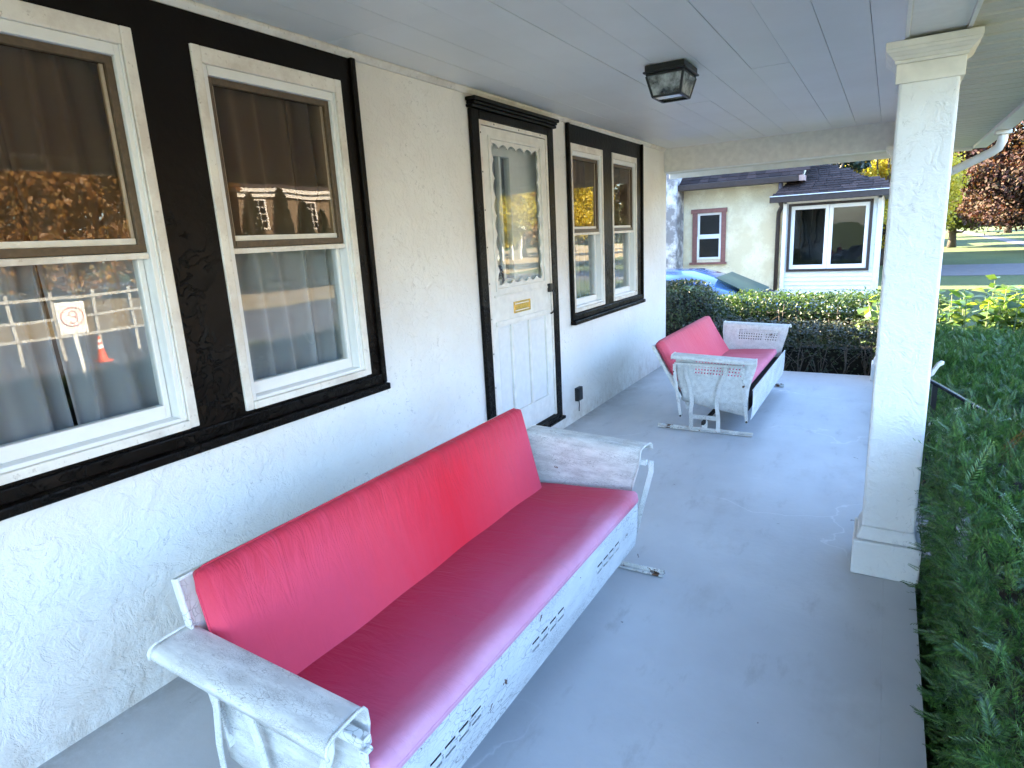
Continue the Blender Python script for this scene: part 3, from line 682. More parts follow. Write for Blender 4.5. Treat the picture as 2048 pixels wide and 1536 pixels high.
def glider(loc, label, half, xs, xb, near, bj, bt, seat):
    """loc = floor point under the middle (x=0 world plane); xs = back end of the arms, xb = back end of the base rail"""
    g = tag(empty('glider_bench', loc), label, 'glider bench', 'metal porch gliders with faded red cushions')
    pan = half-.115
    # --- base: a rail, two curved uprights, cross piece, post and top bar at each end
    for s_ in (-1, 1):
        yr = s_*(half-.085); yb = s_*(half-.112)
        r_ = MB().box((xb, yb-.017, .004), (xb+.70, yb+.017, .012)).box((xb, yb-.003, .0125), (xb+.70, yb+.003, .032)).build('base_rail', CRK_RAIL, g, bevel=.002)
        for (a, b, c_) in ((xb+.255, xb+.265, xb+.215), (xb+.455, xb+.445, xb+.50)):
            MB().bar([(a, yb+s_*.006, .0125), (a, yb+s_*.006, .10), (a, yr, .15), (b, yr, .24), ((b+c_)/2+(b-c_)*.15, yr, .36), (c_, yr, .455), (c_, yr-s_*.005, .505)], .030, .005, (1, 0, 0)).build('upright', CRK_BAR, g, bevel=.001)
        MB().box((xb+.27, yb-.004, .095), (xb+.44, yb+.004, .129)).build('cross_piece', CRK_BAR, g, bevel=.002)
        MB().box((xb+.335, yb-.004, .0325), (xb+.375, yb+.004, .0945)).build('post', CRK_BAR, g, bevel=.002)
        MB().box((xb+.13, yr-.012-s_*.005, .506), (xb+.615, yr+.012-s_*.005, .530)).build('top_bar', CRK_BAR, g, bevel=.003)
        for xt, xbm, nm in ((xb+.135, xs+.055, 'hanger'), (xb+.625, xs+.535, 'hanger')):
            h_ = MB().bar([(xt, yr+s_*.018, .520), (xt, yr+s_*.018, .47), ((xt+xbm)/2, yr+s_*.012, .30), (xbm, yr-s_*.008, .105)], .022, .005, (1, 0, 0)).build(nm, CRK_BAR, g, bevel=.001)
            MB().tube([(xbm, yr-s_*.03, .115), (xbm, yr+s_*.004, .115)], .008, 8).build('bolt', INNER, h_); MB().tube([(xt, yr-s_*.002, .512), (xt, yr+s_*.024, .512)], .007, 8).build('bolt', CRK_BAR, h_)
    MB().box((xb+.345, -half+.05, .070), (xb+.365, half-.05, .096)).build('spreader', INNER, g)
    # --- swinging seat: end panels rolled into armrests
    P = [(.006, .150), (.002, .25), (0, .36), (-.004, .44), (-.006, .51), (-.004, .555), (-.001, .586), (.008, .599), (.024, .604), (.060, .604), (.098, .602), (.114, .597), (.121, .586), (.120, .570)]
    def xf(z, i):   # front edge
        if i > 5: return .585+.002*(i-6)
        return np.interp(z, [.13, .25, .34, .40, .46, .51, .56], [.530, .530, .535, .545, .562, .575, .585])
    def xr(z, i):
        if i > 5: return .010
        return np.interp(z, [.15, .3, .40, .46, .51, .56], [.070, .055, .022, .012, .010, .010])
    for s_ in (-1, 1):
        us = list(range(len(P)))
        hl = []
        if not near:
            for a in range(16):
                for b in range(5):
                    u0 = .155+a*.0235; v0 = 3.15+b*.36; hl.append((v0, v0+.17, (u0)/.6, (u0+.011)/.6))
        def fn(u, v, s_=s_):
            i = min(int(u), len(P)-2); t = u-i; o = P[i][0]*(1-t)+P[i+1][0]*t; z = P[i][1]*(1-t)+P[i+1][1]*t
            a = xr(z, u); b = xf(z, u); tilt = -.030*v*max(0, min(1, (z-.3)/.25))
            sag = .077*(1-v) if z < .16 else .077*(1-v)*max(0, (.36-z)/.2)
            return (xs+a+(b-a)*v, s_*(pan+o), z+tilt*.7+sag)
        end = plate('armrest', CRK_ARM if near else SMOOTHW, g, fn, us, [0, .03, .07, .2, .4, .6, .8, .93, .97, 1], hl, .004*s_, soff=1)
        for p in end.data.polygons: p.use_smooth = True
        # rolled edge rim at the front and the back
        for v in (0, 1):
            MB().tube([fn(u, v) for u in us], .0042, 6).build('rolled_edge', SMOOTHW, end, smooth=True)
    # front apron with slots
    hs = []
    for c_ in (-.53, -.01, .51):
        for r_ in range(2):
            for k in range(4):
                a = c_-.118+k*.060; hs.append((a, a+.046, .222+r_*.028-.0042, .222+r_*.028+.0042))
            for k in range(5):
                a = c_-.127+k*.060; hs.append((a-.0045, a+.0045, .2325+r_*.007-.0035, .2325+r_*.007))
    xa = xs+.558
    ap = plate('apron', CRK_APRON, g, lambda u, v: (xa+.010*((v-.12)/.23)+.006*math.sin((v-.12)/.23*math.pi), u, v), [-pan-.004, 0, pan+.004], [.126, .16, .20, .26, .30, .348], hs if near else [], .0012, soff=-1)
    MB().tube([(xa+.009, -pan, .348), (xa+.009, pan, .348)], .006, 8).build('rolled_edge', SMOOTHW, ap, smooth=True)
    MB().box((xa-.022, -pan+.01, .19), (xa-.019, pan-.01, .29)).build('slot_backing', INNER, g)  # dark sheet added behind the apron slots so they read as shaded
    # seat pan and back sheet
    MB().box((xs+.10, -pan+.004, .268), (xs+.53, pan-.004, .284)).build('seat_pan', INNER, g)
    d = Vector((bt[0]-bj[0], 0, bt[1]-bj[1])); L = d.length; d.normalize(); nrm = Vector((-d.z, 0, d.x))   # towards the back
    e = .018
    b0 = Vector((bj[0], 0, bj[1]))+nrm*.072-d*.10
    X = Matrix(((d.x, 0, -nrm.x, b0.x), (0, 1, 0, .0), (d.z, 0, -nrm.z, b0.z), (0, 0, 0, 1)))
    bs = MB().box((0, -pan-.02+(.0), -.012), (L+.085, pan-.06, -.006)).box((L+.085, -pan-.02, -.014), (L+.093, pan-.06, .010)).box((.03, -pan-.028, -.014), (L+.093, -pan-.0201, .010)).box((.03, pan-.0599, -.014), (L+.093, pan-.052, .010)).build('back_panel', CRK_PAN if near else SMOOTHW, g, bevel=.002)
    bs.matrix_local = X
    for s_ in (-1, 1):      # brackets carrying the back
        yy = s_*(pan-.02)
        MB().bar([(xs+.10, yy, .16), (xs+.075, yy, .30), (b0.x+d.x*.22-.01, yy, b0.z+d.z*.22)], .026, .006, (1, 0, 0)).build('back_bracket', CRK_BAR, g, bevel=.001)
    # cushions
    off = -.024 if near else -.012
    th = .075
    q0 = Vector((bj[0], 0, bj[1]))+nrm*(th/2)-d*.06
    cushion('cushion', FAB[0, near], g, L+.06, 2*pan-.09, th, Matrix(((d.x, 0, -nrm.x, q0.x), (0, 1, 0, off-.02), (d.z, 0, -nrm.z, q0.z), (0, 0, 0, 1))), 3)
    s0, s1 = Vector((seat[0], 0, seat[1])), Vector((seat[2], 0, seat[3]))
    d = (s1-s0); Ls = d.length; d.normalize(); up = Vector((-d.z, 0, d.x)); th = .066
    q0 = s0-up*(th/2)
    cushion('cushion', FAB[1, near], g, Ls, 2*pan-.035, th, Matrix(((d.x, 0, up.x, q0.x), (0, 1, 0, off*.4), (d.z, 0, up.z, q0.z), (0, 0, 0, 1))), 5)
    return g
glider((0, 1.60, 0), 'long white metal glider bench with red cushions in the foreground', .955, .680, .672, 1, (.832, .392), (.748, .752), (.775, .378, 1.272, .408))
glider((0, 5.36, 0), 'far white glider bench with lattice pierced arms and faded pink cushions, beyond the front door', .915, .795, .672, 0, (.880, .355), (.690, .690), (.845, .350, 1.300, .372))

# ------------------------------------------------------------------ steps, handrail
stp = tag(empty('porch_steps', (2.33, 3.85, -.6)), 'concrete porch steps going down between the two yew hedges', 'steps')
for k in range(3): MB().box((k*.30, -.42, 0), (k*.30+.30, .42, .42-k*.15)).build('step', CONC, stp, bevel=.008)
hr = tag(empty('handrail', (2.36, 3.95, 0)), 'black iron step handrail with a white curled end beside the column', 'handrail')
MB().bar([(-.03, 0, .650), (.05, 0, .605), (.75, 0, .18)], .045, .018, (0, 1, 0)).build('rail', m_plain('gloss_black', (.015, .016, .018), .2, .1, 40, .05), hr, bevel=.004)
MB().box((.66, -.015, -.58), (.69, .015, .215)).build('post', IRON, hr); MB().box((.02, -.014, -.1), (.045, .014, .61)).build('post', IRON, hr)
MB().tube([(-.035, -.02, .650), (-.01, -.02, .655), (.012, -.02, .672), (.022, -.02, .695), (.035, -.02, .722), (.052, -.02, .735), (.055, -.02, .742)], [.010, .011, .012, .011, .013, .013, .006], 8).build('curled_end', m_plain('white_enamel', (.8, .8, .78), .3), hr, smooth=True)

# ------------------------------------------------------------------ planting
def hedge_yew(name, label, lo, hi, n, hole=None, grow=0, dead=0, scale=1.0):
    root = tag(empty(name, ((lo[0]+hi[0])/2, (lo[1]+hi[1])/2, lo[2])), label, 'hedge')
    o0 = Vector(root.location)
    P, N = box_points(n, lo, hi, 2.0, .7, .034)
    D = N*.5+rng.normal(0, .65, N.shape)+np.array([0, 0, .12])
    tag(sprigs('foliage', P-np.array(o0), D, YEW, root, .062, 13, scale), kind='stuff')
    c = .06                                   # deeper layer
    Pi, Ni = box_points(n//2, (lo[0]+c, lo[1]+c, lo[2]), (hi[0]-c, hi[1]-c, hi[2]-c), 1.6, .7, .04)
    tag(sprigs('foliage', Pi-np.array(o0), Ni+rng.normal(0, .8, Ni.shape), YEW, root, .08, 11, scale*1.15), kind='stuff')
    c = .17
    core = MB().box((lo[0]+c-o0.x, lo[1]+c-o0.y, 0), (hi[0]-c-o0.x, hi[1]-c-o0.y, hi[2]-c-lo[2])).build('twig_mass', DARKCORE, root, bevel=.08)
    # single fresh shoots that stand clear of the clipped surface
    if grow or dead:
        protos = {}
        for m, cnt in ((YEWNEW, grow), (YEWDEAD, dead)):
            for k in range(cnt):
                y = rng.uniform(lo[1]+.1, hi[1]-.2); x = rng.uniform(lo[0]+.02, min(lo[0]+.55, hi[0])); z = hi[2]+rng.uniform(-.02, .01)
                if m not in protos:
                    protos[m] = sprigs('shoot', np.zeros((1, 3)), np.array([[0, 0, 1.0]]), m, root, .115, 15); s_ = protos[m]
                else: s_ = share(protos[m], 'shoot', root)
                s_.location = (x-o0.x, y-o0.y, z-o0.z); s_.rotation_euler = (rng.normal(0, 1.0), rng.normal(.3, 1.0), rng.uniform(0, 6)); q = rng.uniform(.7, 1.2); s_.scale = (q, q, q)
    return root
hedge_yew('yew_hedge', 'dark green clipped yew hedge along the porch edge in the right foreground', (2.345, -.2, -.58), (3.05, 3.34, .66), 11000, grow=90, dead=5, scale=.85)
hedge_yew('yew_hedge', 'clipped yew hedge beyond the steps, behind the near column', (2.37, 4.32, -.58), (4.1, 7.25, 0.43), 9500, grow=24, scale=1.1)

def leafy_hedge(name, label, lo, hi, n, size, mat, stems=0, bare=0.0, core=True, cat='hedge'):
    root = tag(empty(name, ((lo[0]+hi[0])/2, (lo[1]+hi[1])/2, lo[2])), label, cat); o0 = np.array(root.location)
    P, N = box_points(n, lo, hi, 1.2, 1.0, .05)
    if bare:
        zz = (P[:, 2]-lo[2])/(hi[2]-lo[2]); k = rng.random(len(P)) < np.clip((zz-bare)/.14, .30, 1); P, N = P[k], N[k]
    tag(leaves('foliage', P-o0, N, size, mat, root), kind='stuff')
    Pi = P-N*rng.uniform(.05, .18, (len(P), 1)); tag(leaves('foliage', Pi[::2]-o0, N[::2], size, mat, root), kind='stuff')
    if core:
        c = .16 if not bare else .24
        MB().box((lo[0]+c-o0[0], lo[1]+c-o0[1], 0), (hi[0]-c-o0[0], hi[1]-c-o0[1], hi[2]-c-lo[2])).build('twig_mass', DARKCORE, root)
    if stems:
        m = MB()
        for k in range(stems):
            x = lo[0]+(k+.5+rng.uniform(-.3, .3))*(hi[0]-lo[0])/stems; y = lo[1]+rng.uniform(-.01, .10); z0 = lo[2]
            for b in range(3):
                dx = rng.normal(0, .10); h = (hi[2]-lo[2])*rng.uniform(.75, .95); pts = []
                for t in np.linspace(0, 1, 6): pts.append((x-o0[0]+dx*t*t+.02*math.sin(t*7+b+k), y-o0[1]+rng.normal(0, .008)-.03*t, h*t))
                m.tube(pts, [.011, .009, .008, .006, .005, .003], 5)
                q = pts[3]; m.tube([q, (q[0]+rng.normal(0, .08), q[1]-.02, q[2]+.16), (q[0]+rng.normal(0, .12), q[1]-.02, q[2]+.28)], [.005, .004, .002], 4)
        m.build('stem', TWIG, root, smooth=True)
    return root
leafy_hedge('boxwood_hedge', 'low brownish hedge with bare grey stems right behind the far glider', (.15, 7.06, -.58), (2.30, 7.80, .42), 15000, .036, BROWNH, 11, .70)
leafy_hedge('privet_hedge', 'leafy green hedge with sunlit top in front of the parked blue car', (.12, 8.75, -.58), (2.75, 9.45, .57), 18000, .042, PRIVET, 9, .30)
# rounded bush at the house corner
root = tag(empty('boxwood_bush', (-.15, 8.0, -.58)), 'rounded dark boxwood bush at the house corner beside the far glider', 'bush')
d = unit(rng.normal(0, 1, (16000, 3))); d[:, 2] = np.abs(d[:, 2])*1.0; rr = 1+.06*np.sin(d[:, 0]*9)*np.sin(d[:, 1]*8+1)+rng.normal(0, .03, 16000)
Pq = d*rr[:, None]*np.array([.88, .74, 1.44]); Pq[:, 2] = np.minimum(Pq[:, 2], 1.43)
tag(leaves('foliage', Pq, d, .036, BOX, root), kind='stuff'); tag(leaves('foliage', Pq[::2]*.9, d[::2], .045, BOX, root), kind='stuff')
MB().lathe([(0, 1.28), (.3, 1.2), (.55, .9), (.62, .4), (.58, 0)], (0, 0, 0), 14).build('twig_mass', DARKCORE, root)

# hydrangea with big leaves
hy = tag(empty('hydrangea_bush', (3.0, 7.95, -.58)), 'large leaved hydrangea with sun catching its upper leaves, behind the yew hedge', 'bush')
def leaf_mesh(L, Wd):
    nl, nw = 6, 2; V = []; F = []
    for i in range(nl+1):
        t = i/nl; w = Wd*.5*(math.sin(math.pi*min(1, t**.8))**.8 if 0 < t < 1 else .02); z = .10*L*math.sin(t*2.2)-.16*L*t*t
        for j in range(-nw, nw+1): V.append((w*j/nw, L*t, z+.16*abs(w*j/nw)))
    k = 2*nw+1
    for i in range(nl):
        for j in range(2*nw): a = i*k+j; F.append((a, a+1, a+k+1, a+k))
    me = bpy.data.meshes.new('leaf'); me.from_pydata(V, [], F); me.materials.append(HYD); me.polygons.foreach_set('use_smooth', [True]*len(F)); return me
LM = [leaf_mesh(.16, .105), leaf_mesh(.13, .08), leaf_mesh(.19, .12)]
stem = MB(); nleaf = 0; extraP = []; extraN = []
for k in range(110):
    x = rng.uniform(-1.05, 1.3); y = rng.uniform(-.40, .75); h = 1.14+.10*math.sin(x*4+1)+rng.uniform(-.10, .12)
    if -.62 < x < -.42: h += .14
    if x < -.8: h += -.02
    bx_ = x*.8; stem.tube([(bx_, y, .02), (bx_+(x-bx_)*.4, y-.02, h*.5), (x, y, h)], [.009, .007, .004], 5)
    for t in range(7):
        z = h-.015-t*.085 if t else h
        for q in range(2):
            a = t*1.57+q*math.pi+rng.normal(0, .3)
            if nleaf < 298 and t < 2 and y < .35:
                o = bpy.data.objects.new('leaf', LM[int(rng.integers(3))]); COL.objects.link(o); o.parent = hy; nleaf += 1
                o.location = (x+.012*math.cos(a), y+.012*math.sin(a), z); o.rotation_euler = (rng.normal(.35 if t == 0 else .02, .3), rng.normal(0, .25), a-math.pi/2)
                s_ = rng.uniform(.6, .95) if t == 0 else rng.uniform(.85, 1.2); o.scale = (s_, s_, s_)
            else:
                extraP.append((x+.03*math.cos(a), y+.03*math.sin(a), z)); extraN.append((math.cos(a)*.4, math.sin(a)*.4, .8))
stem.build('stem', STEMG, hy, smooth=True)
g_ = m_leaf('hydrangea_leaf_low', [(.03, .065, .018), (.055, .10, .025), (.08, .13, .03)], .35, .4)
tag(leaves('foliage', np.array(extraP), np.array(extraN), .15, g_, hy, .65, .15, .35), kind='stuff')

# silver dusty miller by the column
dm = tag(empty('dusty_miller', (2.46, 3.42, -.58)), 'silvery dusty miller plant between the column and the step rail', 'plant')
PP = []; NN = []
for k in range(26):
    a = rng.uniform(0, 6.28); r0 = rng.uniform(.0, .11); h = 1.10+rng.uniform(0, .12)-r0*.6
    for t in range(9):
        PP.append((r0*math.cos(a)+rng.normal(0, .018), r0*math.sin(a)+rng.normal(0, .018), h-.015*t)); NN.append((math.cos(a), math.sin(a), .6))
leaves('foliage', np.array(PP), np.array(NN), .045, SILVER, dm, .45)
stm = MB()
for k in range(6): stm.tube([(.02*math.cos(k), .02*math.sin(k), 0), (.04*math.cos(k*1.1), .04*math.sin(k*1.1), 1.05)], [.012, .006], 5)
stm.build('stem', STEMG, dm)
fe = tag(empty('withered_fern', (2.72, 3.72, -.58)), 'withered brown fern under the black handrail', 'plant')
PP = rng.normal(0, 1, (160, 3))*np.array([.16, .16, .08])+np.array([0, 0, .85]); leaves('foliage', PP, PP-np.array([0, 0, .6]), .11, m_leaf('dry_fern', [(.07, .045, .025), (.12, .08, .045)], .2, .8), fe, .16, .1)
MB().tube([(0, 0, 0), (.01, 0, .8)], [.02, .01], 6).build('stem', BARK, fe)

def tree(name, label, x, y, h, crown, n, size, mat, trunk=.16, clumps=60, base=.28, group='trees beyond the porch', lean=(0, 0), z0=-.6):
    root = tag(empty(name, (x, y, z0)), label, 'tree', group)
    rx, ry, rz = crown; cz = h-rz
    c = unit(rng.normal(0, 1, (clumps, 3)))*rng.uniform(.45, 1.0, (clumps, 1))**.6*np.array([rx, ry, rz])+np.array([lean[0], lean[1], cz])
    c = c[c[:, 2] > h*base*.8]; clumps = len(c)
    rad = rng.uniform(.16, .34, clumps)*min(rx, rz)
    idx = rng.integers(0, clumps, n); d = unit(rng.normal(0, 1, (n, 3)))*(rng.random((n, 1))**.4)*np.array([1.25, 1.25, .72])
    P = c[idx]+d*rad[idx][:, None]; N = d+np.array([0, 0, .4])
    tag(leaves('crown', P, N, size, mat, root, .6, .2, .8), kind='stuff')
    m = MB(); th = max(h*base, .5)
    m.tube([(0, 0, 0), (.02*h*.1, 0, th*.5), (lean[0]*.25, lean[1]*.25, th), (lean[0]*.7, lean[1]*.7, cz+rz*.3)], [trunk*1.25, trunk, trunk*.85, trunk*.25], 9)
    for k in range(0, clumps, max(1, clumps//12)):
        e = c[k]; s_ = (lean[0]*.25, lean[1]*.25, th*rng.uniform(.75, 1.1)); md = [(a+b)/2 for a, b in zip(s_, e)]; md[2] -= .05*h
        m.tube([s_, tuple(md), tuple(e)], [trunk*.45, trunk*.28, trunk*.08], 6)
    m.build('trunk', BARK, root, smooth=True)
    return root
tree('maple_tree', 'big dark red maple with drooping branches beyond the lawn at the right edge', 9.3, 44.0, 10.0, (5.0, 4.5, 4.4), 90000, .20, MAPLE, .30, 240, .16)
tree('green_tree', 'small spreading green tree with a forked trunk on the lawn right of the near column', 5.7, 51.0, 4.9, (3.0, 2.6, 1.8), 30000, .17, GREENL, .22, 90, .26)
tree('yellow_tree', 'bright yellow autumn tree over the neighbouring roof', 1.9, 34.0, 6.2, (2.5, 2.4, 2.7), 42000, .14, YELLOWL, .22, 110, .2)
tree('fir_tree', 'dark evergreen tree directly behind the neighbouring roof ridge', -1.0, 31.0, 9.5, (1.8, 1.8, 4.6), 22000, .24, EVER, .25, 90, .1)
for (x, y, h, mt, lb) in ((12.5, 82, 9, GREENL, 'hazy green tree at the far side of the lawns'), (4.5, 74, 8.0, RUSSET, 'russet tree far back behind the small green tree'), (17, 66, 10, MAPLE, 'dark reddish tree far off at the right edge behind the maple'), (8.4, 92, 11, GREENL, 'tall green tree at the very back between the other trees'), (0.5, 62, 9, GREENL, 'green tree hidden mostly behind the near column')):
    tree('green_tree' if mt is GREENL else 'autumn_tree', lb, x, y, h, (h*.45, h*.45, h*.40), 9000, .42, mt, .3, 60, .2)
Pw = np.stack([rng.uniform(-60, 130, 30000), rng.uniform(128, 150, 30000), rng.random(30000)**1.3*13-.6], 1)
tag(leaves('far_wood', Pw, Pw*0+np.array([0, -1, .5]), 1.4, m_leaf('wood_leaves', [(.04, .06, .02), (.08, .09, .03), (.14, .10, .03)], .2)), kind='stuff')

def conifer(name, label, x, y, h):
    root = tag(empty(name, (x, y, -.6)), label, 'tree', 'pointed evergreens across the street')
    t = rng.random(5000)**.8; a = rng.uniform(0, 6.283, 5000); q = (.82*(1-t)**.75+.02)*rng.uniform(.8, 1.05, 5000)
    P = np.stack([q*np.cos(a), q*np.sin(a), .15+t*(h-.15)], 1); N = np.stack([np.cos(a), np.sin(a), 0*a+.6], 1)
    tag(leaves('crown', P, N, .2, EVER, root), kind='stuff'); MB().tube([(0, 0, 0), (0, 0, h*.9)], [.1, .02], 7).build('trunk', BARK, root)
# ------------------------------------------------------------------ neighbour house
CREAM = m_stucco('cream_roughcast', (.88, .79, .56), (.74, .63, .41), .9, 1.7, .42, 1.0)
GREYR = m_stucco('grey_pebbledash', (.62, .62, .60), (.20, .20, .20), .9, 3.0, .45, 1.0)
def m_shingle():
    g = G('brown_shingle'); c = g.mix(g.rnd(), (.022, .015, .014), (.060, .040, .036))
    return g.done(g.mix(g.math('MULTIPLY', g.noise(60, 3), .5), c, (.016, .011, .01)), .95, g.bump(g.noise(120, 3), .4, .004), Specular_IOR_Level=.15)
SHING = m_shingle()
DKTRIM = m_plain('dark_brown_trim', (.040, .026, .022), .5, .2, 20, .05)
ROSE = m_plain('rose_brown_trim', (.27, .115, .095), .6, .15, 20, .1)
SIDING = m_plain('white_siding', (.76, .77, .75), .5, .04, 12, .03)
NGLASS = m_glass('neighbour_glass', (.35, .38, .40), .7, .05)
DARKR = m_plain('dark_room', (.02, .02, .022), .8)
nb = tag(empty('neighbour_house', (0, 14.0, -.6)), 'cream stucco bungalow next door with a brown shingle roof and white sided bay', 'house')
NOFF = Vector((0, -14.0, .6))
def nbp(o, p=None):
    if p is None: o.parent = nb; o.location = NOFF
    else: o.parent = p
    return o
NY = 13.5
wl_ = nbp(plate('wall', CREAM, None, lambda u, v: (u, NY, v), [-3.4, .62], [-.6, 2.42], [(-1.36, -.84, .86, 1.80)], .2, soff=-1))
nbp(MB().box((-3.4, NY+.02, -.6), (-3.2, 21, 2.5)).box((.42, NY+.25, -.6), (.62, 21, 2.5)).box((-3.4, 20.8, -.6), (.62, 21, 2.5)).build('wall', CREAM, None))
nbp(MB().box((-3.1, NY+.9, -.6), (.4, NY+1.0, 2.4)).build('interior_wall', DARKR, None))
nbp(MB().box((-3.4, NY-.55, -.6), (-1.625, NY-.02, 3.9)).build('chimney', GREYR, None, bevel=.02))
# small window with rose trim
w = nbp(MB().box((-1.44, NY-.035, .80), (-1.345, NY-.002, 1.80)).box((-.855, NY-.035, .80), (-.765, NY-.002, 1.80)).box((-1.47, NY-.045, 1.80), (-.745, NY-.002, 1.885)).box((-1.49, NY-.06, .755), (-.735, NY-.002, .80)).build('window', ROSE, None, bevel=.004))
for z0, z1, yy in ((.86, 1.325, .0), (1.325, 1.80, .03)):
    s_ = nbp(MB().box((-1.345, NY-.02+yy, z0), (-1.30, NY+.03+yy, z1)).box((-.90, NY-.02+yy, z0), (-.855, NY+.03+yy, z1)).box((-1.30, NY-.02+yy, z0), (-.90, NY+.03+yy, z0+.045)).box((-1.30, NY-.02+yy, z1-.045), (-.90, NY+.03+yy, z1)).build('sash', VINYL, None, bevel=.003), w)
    nbp(MB().box((-1.305, NY+.003+yy, z0+.04), (-.895, NY+.008+yy, z1-.04)).build('glass_pane', NGLASS, None), s_)
# main roof with individual shingles along the visible lower part
ang = R(31); ez, ey = 2.33, NY-.38
rf = nbp(MB().prism([(ey, ez+.03), (ey+4.6, ez+.03+4.6*math.tan(ang)), (ey+9.2, ez+.03), (ey+9.2, ez-.03), (ey+4.6, ez-.03+4.6*math.tan(ang)), (ey, ez-.06)], 0, -3.7, .66).build('roof', DKTRIM, None))
def tab(w, L): return MB().box((0, 0, 0), (w, L, .012)).mesh('shingle')
tabm = [tab(.17, .19), tab(.22, .19), tab(.13, .19)]; ns = 0
for row in range(9):
    x = -3.7+rng.uniform(0, .1)
    while x < .64:
        k = int(rng.integers(3)); wd = (.17, .22, .13)[k]
        if x > -1.95:
            o = finish(tabm[k], 'shingle', SHING, rf); ns += 1
            o.location = (x, ey+row*.145*math.cos(ang), ez+.034+row*.145*math.sin(ang)+rng.uniform(.002, .006)+.006); o.rotation_euler = (ang-R(3), 0, 0)
        x += wd+.008
nbp(MB().prism([(ey-.10, ez-.075), (ey-.01, ez-.075), (ey-.01, ez+.035), (ey-.11, ez+.035)], 0, -3.72, .60).build('gutter', DKTRIM, None, bevel=.008))
nbp(MB().box((.605, ey-.06, ez-.07), (.70, ey+.25, ez+.03)).build('rake_return', m_plain('pale_rose_trim', (.46, .30, .25), .6), None, bevel=.004))
nbp(MB().box((-3.4, ey, ez-.062), (.6, NY-.003, ez-.045)).build('eave_soffit', DKTRIM, None))
nbp(MB().tube([(.30, ey-.05, ez-.08), (.30, ey-.05, ez-.40), (.30, NY-.14, ez-.50), (.235, NY-.06, ez-.62), (.23, NY-.05, ez-.75), (.23, NY-.05, -.5)], .042, 8).build('downspout', DKTRIM, None, smooth=True))
# white sided bay wing
BY = 12.9; bx0, bx1 = .40, 1.97
bw = nbp(plate('bay_wall', SIDING, None, lambda u, v: (u, BY, v), [bx0, bx1], [-.6, 1.98], [(.53, 1.80, .66, 1.80)], .12, soff=-1))
nbp(MB().box((bx0, BY+.13, -.6), (bx0+.1, 17.5, 1.98)).box((bx1-.1, BY+.13, -.6), (bx1, 17.5, 1.98)).box((bx0+.1, BY+.9, -.6), (bx1-.1, BY+1.0, 1.9)).build('wall', SIDING, None))
z = .20
while z < 1.93:
    segs = [(bx0+.06, bx1-.06)] if (z+.075 < .62 or z > 1.83) else [(bx0+.06, .482), (1.848, bx1-.06)]
    if z+.075 >= .62 and z < .63: segs = [(bx0+.06, .482), (1.848, bx1-.06)]
    for a, b in segs: nbp(MB().prism([(BY-.020, z), (BY-.002, z), (BY-.002, z+.077), (BY-.006, z+.077)], 0, a, b).build('siding_board', SIDING, None), bw)
    z += .079
nbp(MB().box((bx0-.01, BY-.03, .16), (bx0+.058, BY-.001, 1.96)).box((bx1-.058, BY-.03, .16), (bx1+.01, BY-.001, 1.96)).box((bx0+.0581, BY-.026, .16), (bx1-.0581, BY-.001, .199)).build('corner_board', SIDING, None, bevel=.004), bw)
bwn = nbp(MB().box((.485, BY-.045, .615), (.53, BY+.06, 1.845)).box((1.80, BY-.045, .615), (1.845, BY+.06, 1.845)).box((.53, BY-.045, .615), (1.80, BY+.06, .66)).box((.53, BY-.045, 1.80), (1.80, BY+.06, 1.845)).build('bay_window', DKTRIM, None, bevel=.004))
for a, b in ((.53, 1.165), (1.165, 1.80)):
    s_ = nbp(MB().box((a+.002, BY-.02, .66), (a+.065, BY+.03, 1.80)).box((b-.065, BY-.02, .66), (b-.002, BY+.03, 1.80)).box((a+.065, BY-.02, .66), (b-.065, BY+.03, .735)).box((a+.065, BY-.02, 1.735), (b-.065, BY+.03, 1.80)).build('sash', VINYL, None, bevel=.004), bwn)
    nbp(MB().box((a+.06, BY+.003, .73), (b-.06, BY+.008, 1.74)).build('glass_pane', NGLASS, None), s_)
# hip roof of the bay
ex0, ex1, eyb, ezb = .22, 2.22, BY-.30, 1.975
apx, apy, apz = .62, 14.9, 2.76
bm_ = MB(); bm_.v = [(ex0, eyb, ezb), (ex1, eyb, ezb), (apx, apy, apz), (apx, 18, apz), (ex1, 18, ezb), (ex0, 18, ezb), (ex0, eyb, ezb-.03), (ex1, eyb, ezb-.03), (ex1, 18, ezb-.03), (ex0, 18, ezb-.03)]
bm_.f = [(0, 1, 2), (1, 4, 3, 2), (0, 2, 3, 5), (6, 7, 1, 0), (7, 8, 4, 1), (9, 6, 0, 5), (6, 9, 8, 7)]
brf = nbp(bm_.build('bay_roof', DKTRIM, None))
nrm = Vector((0, -(apz-ezb), (apy-eyb))).normalized(); sl = math.atan2(apz-ezb, apy-eyb); Ls = math.hypot(apz-ezb, apy-eyb)
for row in range(16):
    t = row*.145; f = t/Ls
    if f > .97: break
    xa = ex0+(apx-ex0)*f; xb_ = ex1+(apx-ex1)*f; x = xa+rng.uniform(0, .03)
    while x+.1 < xb_:
        k = int(rng.integers(3)); wd = (.17, .22, .13)[k]
        o = finish(tabm[k], 'shingle', SHING, brf); o.location = (x, eyb+t*math.cos(sl), ezb+t*math.sin(sl)+.012+rng.uniform(0, .004)); o.rotation_euler = (sl-R(3), 0, 0); x += wd+.008
